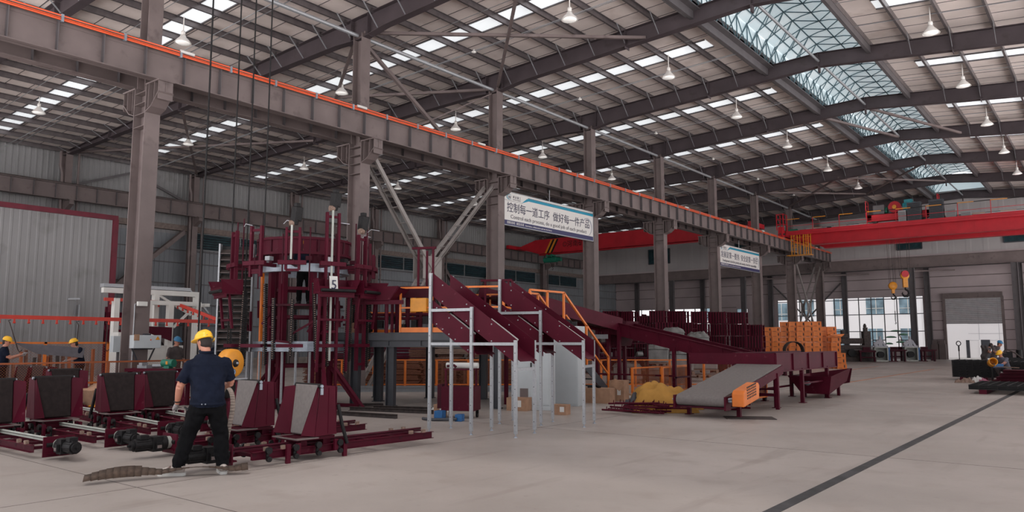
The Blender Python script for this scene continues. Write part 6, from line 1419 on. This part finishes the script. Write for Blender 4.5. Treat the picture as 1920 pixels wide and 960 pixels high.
for k, (px, w, L, h, z, m_) in enumerate(((700, 32.2, 1.4, .75, 1.05, M_MAROOND), (770, 32.2, 1.4, .95, 1.0, M_MAROON), (635, 32.2, 1.3, .6, 1.0, M_MAROOND))):
    board_stack('stack of maroon channels above the fence line, %s one' % ('middle', 'right', 'left')[k], px, w, L, 1.0, h + z, m_, th=.11)
for k, (px, w, L, h, z) in enumerate(((795, 30, 1.9, .16, 1.45), (845, 29.7, 1.6, .30, 1.12), (870, 30.4, 1.7, .14, 1.5))):
    board_stack('bundle of weathered planks on top of the stacks, %s from the left' % ORD[k], px, w, L, .9, h, M_WOOD, th=.04, z=z)
for k, (px, w) in enumerate(((795, 30), (850, 29.8), (900, 29.9))): board_stack('base stack of boards under the weathered planks, %s from the left' % ORD[k], px, w, 1.0, .8, 1.1 if k else 1.4, M_RUSTW, th=.06)
for k in range(5):
    a = Vector((-20.9, 15.9, 0)) + Vector((.18, -.14, 0)) * k
    solo('galvanised_channel', MB().chan((0, 0, .07), (5.6, 4.6, .07), .07, .14, .005), M_GALV, 'long pale galvanised channel lying on the floor before the fence, %s from the back' % ORD[k], 'channel', tuple(a), group='galvanised channels on the floor')
# ================================================================ FAR MACHINES
def machine_a(lab, px, w, rz):
    x, y = PZ_(px, w); t = thing('cutting_machine', lab, 'machine', (x, y, 0), R(rz))
    part('machine_frame', MB().b6(-.5, .5, -.35, -.25, 0, .1).b6(-.5, -.42, -.35, .35, 0, 1.15).b6(.42, .5, -.35, .35, 0, 1.15).b6(-.5, .5, -.35, .35, 1.07, 1.15).b6(-.5, .5, .3, .35, .1, 1.07), M_CREAM, t)
    part('motor', MB().cyl((0, -.2, .55), (0, .25, .55), .25, 14), M_BLACK, t); part('blue_side', MB().b6(.5, .62, -.3, .3, .1, 1.1), M_BLU2, t)
    part('cutting_head', MB().box((-.28, 0, 1.42), (.2, .3, .5), Matrix.Rotation(.5, 3, 'Y')).box((.25, 0, 1.42), (.16, .3, .5), Matrix.Rotation(-.5, 3, 'Y')).b6(-.15, .15, -.15, .15, 1.25, 1.75).cyl((0, 0, 1.7), (0, 0, 2.0), .09, 10).b6(-.6, .55, -.12, .12, 1.13, 1.26).cyl((-.35, -.2, 1.4), (-.35, .2, 1.4), .16, 12), M_GREYP, t)
    part('feed_table', MB().b6(.62, 1.9, -.2, .2, .85, .95).b6(.75, .85, -.15, .15, 0, .85).b6(1.0, 1.1, -.15, .15, 0, .85).b6(1.7, 1.8, -.15, .15, 0, .85).b6(.6, 1.2, -.25, .25, 0, .05), M_MAROOND, t)
machine_a('cream framed cutting machine with blue side under the tall far window', 1650, 61, 25); machine_a('cream framed cutting machine near the right end of the tall far window', 1706, 62, 25)
x, y = PZ_(1603, 61); t = thing('milling_machine', 'large dark oily machine right of the orange stack', 'machine', (x, y, 0), R(30))
part('machine_bed', MB().b6(-1.4, 1.4, -.5, .5, 0, .35).b6(-1.3, 1.2, -.3, .3, .35, .9).b6(-1.4, 1.0, -.45, .45, .95, 1.3), M_IRON, t); part('column', MB().b6(.6, 1.1, -.4, .4, .3, 2.4).b6(.7, .95, -.2, .2, 2.4, 2.7).lathe([(.1, 2.7), (.14, 2.8), (.06, 3.0)], (.8, 0, 0), 10), M_IRON, t)
part('spindle_head', MB().b6(-1.1, .7, -.25, .25, 1.4, 1.85).cyl((-.9, 0, 1.85), (-.9, 0, 2.5), .18, 12).b6(-1.2, -.5, -.3, .3, 1.9, 2.2), M_IRON, t); part('gear_cover', MB().cyl((-.4, -.55, .7), (-.4, -.3, .7), .3, 14).cyl((.4, -.52, .6), (.4, -.3, .6), .22, 14), M_BLACK, t)
for k, (px, w) in enumerate(((1625, 60), (1676, 63), (1690, 63), (1733, 64))):
    x, y = PZ_(px, w); solo('work_bench', MB().b6(-.6, .6, -.3, .3, .75, .9).b6(-.55, -.45, -.25, .25, 0, .75).b6(.45, .55, -.25, .25, 0, .75).b6(-.5, .5, -.2, .2, .3, .4).b6(-.3, .2, -.2, .2, .9, 1.15), M_MAROOND, 'small maroon bench among the far machines, %s from the left' % ORD[k], 'bench', (x, y, 0), R(20))
# work lamp on stand by the door
x, y = PZ_(1797, 55); t = thing('stand_lamp', 'black stand lamp in front of the open roller door', 'lamp', (x, y, 0)); part('stand', MB().cyl((0, 0, .0), (0, 0, 1.3), .03, 8).lathe([(.25, 0), (.25, .03), (.03, .06)], (0, 0, 0), 14).cyl((0, 0, .9), (0, 0, 1.3), .05, 8), M_BLACK, t); part('lamp_ring', MB().tube([(.14 * math.cos(R(q)), 0, 1.45 + .16 * math.sin(R(q))) for q in range(0, 360, 30)], .03, 6, closed=True), M_BLACK, t)
# ================================================================ RIGHT HAND STOCK
def mesh_stack(lab, x0, x1, y0, y1, n_, z0=.12, step=.055, m_=M_BLACK):
    t = thing('mesh_bundle', lab, 'mesh panels', (x0, y0, 0)); L, D = x1 - x0, y1 - y0
    for k in range(n_):
        m = MB(); z = z0 + k * step
        for q in range(int(D / .12) + 1): m.b6(0, L, q * .12 - .008, q * .12 + .008, z, z + .035)
        for q in range(int(L / .25) + 1): m.b6(q * .25 - .01, q * .25 + .01, 0, D, z + .01, z + .045)
        part('mesh_panel', m, m_, t)
    for q in (.35, L - .5): part('timber_support', MB().b6(q - .08, q + .12, -.05, D + .05, 0, z0), M_MAROON, t)
mesh_stack('tall bundle of black mesh panels near the open door side', -5.6, -3.95, 36.8, 38.6, 13); mesh_stack('bundle of black mesh panels right of the tall one behind the maroon profiles', -3.75, -2.0, 37.6, 39.2, 12)
mesh_stack('low flat bundle of black mesh panels by the floor tape', -3.75, -1.4, 27.4, 30.6, 3, .13, .05)
solo('white_tag', MB().b6(-.09, .09, -.01, .01, 0, .75), M_PAPER, 'pale upright strap between the two tall mesh bundles', 'strap', (-3.86, 37.2, .1))
t = thing('profile_stack', 'stack of maroon profiles lying by the crouching person at the right', 'profiles', (-3.9, 34.3, 0))
for k in range(4):
    for q in range(4): part('profile', MB().chan((k * .12, q * .26, .08 + k * .13), (3.4 - k * .05, q * .26 + .1, .08 + k * .13), .22, .11, .01), M_MAROON, t)
for k, (x, y, w_, h_, m_) in enumerate(((-4.75, 34.6, .5, .22, M_WOOD), (-4.45, 34.75, .4, .3, M_PAPER), (-4.2, 34.5, .35, .2, mat('pink_rag', (.35, .12, .18), .9)), (-5.0, 34.4, .35, .16, M_WOOD))):
    solo('rag', crumple(w_, w_ * .8, h_, k * 3.1, 14, 12, 2.5, .6), m_, ('brown rag heap beside the maroon profiles', 'white rag heap beside the maroon profiles', 'pink rag at the end of the maroon profiles', 'brown rag heap furthest left of the profiles')[k], 'rags', (x, y, 0))
t = thing('amber_hose_reel', 'amber round tube end with blue fitting held over the maroon profiles', 'tube', (-4.05, 35.7, .62), R(20)); part('tube', MB().lathe([(.13, 0), (.16, .0), (.16, .3), (.13, .3), (.13, 0)], (0, 0, .12), 18, ax=(0, -1, .25)), M_AMBER, t); part('fitting', MB().b6(.05, .4, -.05, .1, -.05, .1), M_BLU2, t); part('tube_stand', MB().b6(-.03, .03, -.03, .03, -.62, .1), M_BLACK, t)
x, y = PZ_(1888, 40.5); t = thing('equipment_trolley', 'dark cluttered trolley between the two workers at the right edge', 'trolley', (x, y, 0), R(10)); part('trolley_body', MB().b6(-.5, .9, -.3, .3, .1, .75).b6(-.3, .2, -.2, .2, .75, 1.05).cyl((.5, -.1, .75), (.5, -.1, 1.15), .14, 10), M_BLACK, t); part('pipework', MB().tube([(-.4, -.3, .8), (-.1, -.35, 1.2), (.3, -.3, 1.0), (.6, -.3, .7)], .04, 6), M_IRON, t)
solo('air_hose', MB().tube([(-3.95, 35.6, .7), (-3.8, 34.6, .62), (-3.5, 34.2, .64), (-3.0, 34.1, .62)], .018, 6), M_WOOD, 'thin pale hose trailing over the maroon profiles', 'hose')

# ================================================================ LEFT SIDE
t = thing('white_booth', 'big white panelled booth with dark red trim at the left', 'booth', (-44.5, 2.0, 0))
m = MB(); m.ribbed((6.5, 0, 0), (0, 1, 0), (0, 0, 1), 14.75, 7.5, .36, .012, .1); m.b6(0, 6.4, 14.6, 14.72, 0, 7.5); part('wall_panel', m, M_WALLW, t)
part('booth_roof', MB().b6(0, 6.5, 0, 14.75, 7.5, 7.56), M_WALLW, t)
part('red_trim', MB().b6(6.4, 6.62, 0, 14.9, 7.45, 7.68).b6(6.4, 6.64, 14.68, 14.92, 0, 7.5).b6(0, 6.5, 14.7, 14.9, 7.45, 7.68), mat('booth_red', (.12, .006, .020), .6), t, 'dark red corner trim')
part('pipe_bracket', MB().bar((6.55, 12.9, 3.55), (7.1, 13.2, 3.55), .07, .07).bar((6.55, 13.2, 2.85), (7.05, 13.0, 3.5), .07, .07).bar((6.6, 13.35, 3.3), (6.6, 13.35, 1.4), .1, .05), M_GALV, t)
t = thing('overhead_rail', 'red overhead conveyor rail with small hangers crossing the left bay', 'rail', (0, 0, 0))
rp = [(-24, 1, 2.28), (-24, 14.4, 2.26), (-27.3, 14.4, 3.0), (-27.4, 12.8, 3.05), (-27.4, 11.9, 3.05)]
m = MB()
for a, b_ in zip(rp[:-1], rp[1:]): m.bar(a, b_, .07, .11)
part('rail', m, M_REDO, t)
hm_ = MB().b6(-.02, .02, -.02, .02, -.14, -.03).cyl((0, -.03, -.15), (0, .03, -.15), .025, 8).mesh('rail_hanger', M_REDO)
k = 0
for a, b_ in zip(rp[:-1], rp[1:]):
    a, b_ = Vector(a), Vector(b_); n_ = int((b_ - a).length / .36)
    for q in range(n_): o = part('rail_hanger', hm_, None, t, loc=a.lerp(b_, (q + .5) / n_))
part('rail_post', MB().b6(-24.05, -23.95, 14.35, 14.45, 0, 2.2).b6(-24.05, -23.95, 2, 2.1, 0, 2.2), M_WHITE, t)
for k, (y, lean, lab) in enumerate(((7.95, .25, 'leaning left above the grey plate'), (9.72, 0, 'beside the right helmet'), (10.55, 0, 'furthest right'))):
    solo('rail_hook', MB().tube([(0, 0, 0), (0, .02, -.05), (0, lean, -.75), (0, lean + .05, -.82), (0, lean + .1, -.76)], .014, 6).tube([(0, 0, 0), (0, -.03, .05), (0, .03, .07)], .014, 6), M_IRON, 'long wire hook hanging from the red rail, %s' % lab, 'hook', (-24, y, 2.12))
t = solo('grey_plate', MB().prism([(0, 0, .26), (0, 1.85, .10), (.12, 1.75, -.18), (.12, .55, -.05)], (.012, 0, .004)), mat('bare_plate', (.12, .11, .125), .5, .3, .1, 6), 'large bent grey steel plate carried between two workers', 'plate', (-23.85, 8.05, 1.30))
t = thing('timber_rack', 'orange framed rack full of upright rusty brown boards in front of the white booth', 'rack', (-27, 2.2, 0))
m = MB()
for k in range(6): m.b6(-.03, .03, k * 1.95 - .04, k * 1.95 + .04, 0, 1.58)
m.b6(-.03, .03, 0, 9.75, 1.52, 1.58).b6(-.03, .03, 0, 9.75, .2, .26); part('rack_frame', m, M_ORANGE, t)
random.seed(9)
for k in range(52):
    y = .15 + k * .18; h_ = random.uniform(.9, 1.45); part('upright_board', MB().bar((-.12, y, .05), (-.14, y + random.uniform(-.05, .05), h_), .07, .11, up=(1, 0, 0)), (M_RUSTW, M_IRON, M_RUSTW, M_MESHO)[k % 4], t)
m = MB(); expanded(m, (-.22, 0, 0), (-.22, 9.75, 0), .2, 1.52, .16); part('mesh_back', m, M_MESHO, t)
t = thing('white_portal', 'white steel portal frame around the red rail loop', 'frame', (-27, 0, 0))
m = MB()
for y, x, z in ((13.25, 0, 3.0), (14.05, .0, 2.95), (15.1, 0, 2.95), (13.9, -.8, 3.35), (15.5, -.8, 3.35), (12.3, -.4, 3.1)): m.b6(x - .12, x + .12, y - .09, y + .09, 0, z)
m.b6(-.1, .1, 13.2, 15.2, 2.9, 3.05).b6(-.9, -.7, 12.0, 15.6, 3.30, 3.48).b6(-.9, .0, 15.4, 15.6, 2.9, 3.02).bar((0, 14.2, 2.1), (0, 15.0, 2.9), .08, .08).bar((-.8, 14.0, 3.3), (-.8, 15.3, 2.6), .08, .08).bar((0, 15.1, 2.0), (-.8, 15.5, 2.6), .08, .08)
part('portal_frame', m, M_WHITE, t); part('cable_tray', MB().b6(-1.0, -.7, 12.0, 15.2, 3.5, 3.62).bar((-.85, 15.2, 3.55), (-.85, 16.0, 2.7), .2, .06), M_GALV, t)
part('white_screen', MB().b6(-.03, .03, 13.3, 14.6, 0, 1.45), M_WHITE, t); part('maroon_panel', MB().prism([(.3, 12.4, 2.15), (.3, 14.0, 2.1), (.3, 14.0, 1.6)], (.02, 0, 0)), M_MAROON, t)
solo('white_cabinet', MB().b6(-.3, .3, -.28, .28, 0, 1.9).b6(.3, .33, -.25, .25, .1, 1.8).b6(.33, .36, .3, .36, .8, 1.1), M_WHITE, 'white cabinet between the booth corner and the first crane column', 'cabinet', (-26.2, 12.05, 0))
solo('maroon_panel_rack', MB().b6(-.05, .05, -.5, -.44, 0, 2.9).b6(-.05, .05, .44, .5, 0, 2.9).b6(-.04, .04, -.5, .5, 2.2, 2.7).b6(-.04, .04, -.5, .5, 1.5, 2.05), M_MAROON, 'maroon panels hung in a frame beside the booth corner', 'rack', (-30.0, 13.6, 0))
t = thing('junction_box', 'pale electrical box with a warning triangle fixed to the first crane column', 'electrical box', (XA + .52, 9.78, 1.42)); part('box_body', MB().b6(-.12, .12, -.36, .36, 0, .34), M_CAB, t, bevel=.01)
part('warning_triangle', MB().prism([(.122, .20, .22), (.122, .32, .22), (.122, .26, .32)], (.004, 0, 0)), M_AMBER, t); part('lamp_button', MB().lathe([(.02, 0), (.015, .015), (.001, .016)], (.12, .08, .22), 10, ax=(1, 0, 0)), M_ORED, t); part('notice', MB().b6(.12, .125, -.36, -.22, .2, .36), M_CARD, t); part('top_gland', MB().b6(-.04, .04, -.06, .12, .34, .38), M_ANTHR, t)
part('box_bracket', MB().bar((-.1, -.3, 0), (-.1, -.15, -.3), .03, .03).bar((-.1, .3, 0), (-.1, .15, -.35), .03, .03).bar((-.1, -.25, -.02), (-.1, .25, -.02), .03, .03), M_ANTHR, t)
t = thing('emergency_light', 'small white emergency light high on the first crane column', 'lamp', (XA + .36, 9.70, 2.52)); part('light_body', MB().b6(0, .08, -.13, .13, 0, .12), M_WHITE, t, bevel=.01); part('conduit', MB().cyl((.0, -.17, -2.4), (.0, -.17, .05), .014, 6).cyl((0, -.17, .05), (.0, -.1, .06), .012, 6), M_GALV, t)
solo('wall_box', MB().b6(-.1, .1, -.18, .18, 0, .45).b6(.1, .12, -.02, .05, .1, .22), M_CAB, 'small pale switch box left of the first crane column', 'electrical box', (XA - 1.7, 10.1, 1.3))
solo('wall_box_stand', MB().b6(-.03, .03, -.03, .03, 0, 1.3).b6(-.1, .1, -.1, .1, 0, .02), M_STEELD, 'thin post under the small switch box', 'post', (XA - 1.7, 10.1, 0))
t = thing('green_motor_unit', 'green electric motor on a maroon bench behind the near worker', 'motor', (-18.9, 9.87, 0), R(20)); part('motor_body', MB().cyl((-.17, 0, 1.05), (.17, 0, 1.05), .10, 14).b6(-.08, .08, -.08, .08, .92, .98), M_GREEN, t); part('motor_label', MB().b6(.0, .06, -.106, -.098, 1.02, 1.10), M_AMBER, t)
part('motor_bench', MB().b6(-1.1, .5, -.3, .3, .84, .92).b6(-1.05, -.97, -.25, -.17, 0, .84).b6(.4, .48, -.25, -.17, 0, .84).b6(-1.05, -.97, .17, .25, 0, .84).b6(.4, .48, .17, .25, 0, .84).b6(-1.0, .4, -.2, .2, .5, .56), M_MAROON, t)
part('bench_clutter', MB().b6(-.9, -.6, -.1, .1, .92, 1.0).cyl((-.5, 0, .98), (-.3, .1, .98), .05, 8).b6(-.75, -.65, -.2, .0, 1.0, 1.06), M_GALV, t)
random.seed(31)
for k, (x, y, s, m_, lab) in enumerate(((-19.8, 7.6, .7, M_CARD, 'pile of brown cardboard scraps behind the front carriages'), (-20.1, 8.6, .55, M_PAPER, 'white crumpled sheet on the scrap heap by the fence'), (-19.3, 9.9, .5, M_WOOD, 'brown scrap heap at the foot of the first crane column'), (-13.8, 8.6, .6, M_CARD, 'brown carton flaps behind the near worker'))):
    solo('scrap_heap', crumple(s * 1.7, s * 1.3, s * .6, k * 2.7, 16, 14, 3.5, .8), m_, lab, 'scrap', (x, y, 0))
t = thing('pallet_cart', 'low cart with red and yellow load behind the front carriages', 'cart', (-17.6, 7.75, 0), R(10)); part('cart_bed', MB().b6(-.4, .4, -.5, .5, .12, .2).b6(-.35, -.28, -.4, .4, 0, .12).b6(.28, .35, -.4, .4, 0, .12), M_MAROON, t); part('cart_load', MB().box((0, 0, .5), (.5, .8, .35), Matrix.Rotation(.3, 3, 'X')), M_CARD, t); part('yellow_bag', crumple(.5, .5, .22, 4, 10, 10), M_AMBER, t, loc=(.25, -.1, .2))
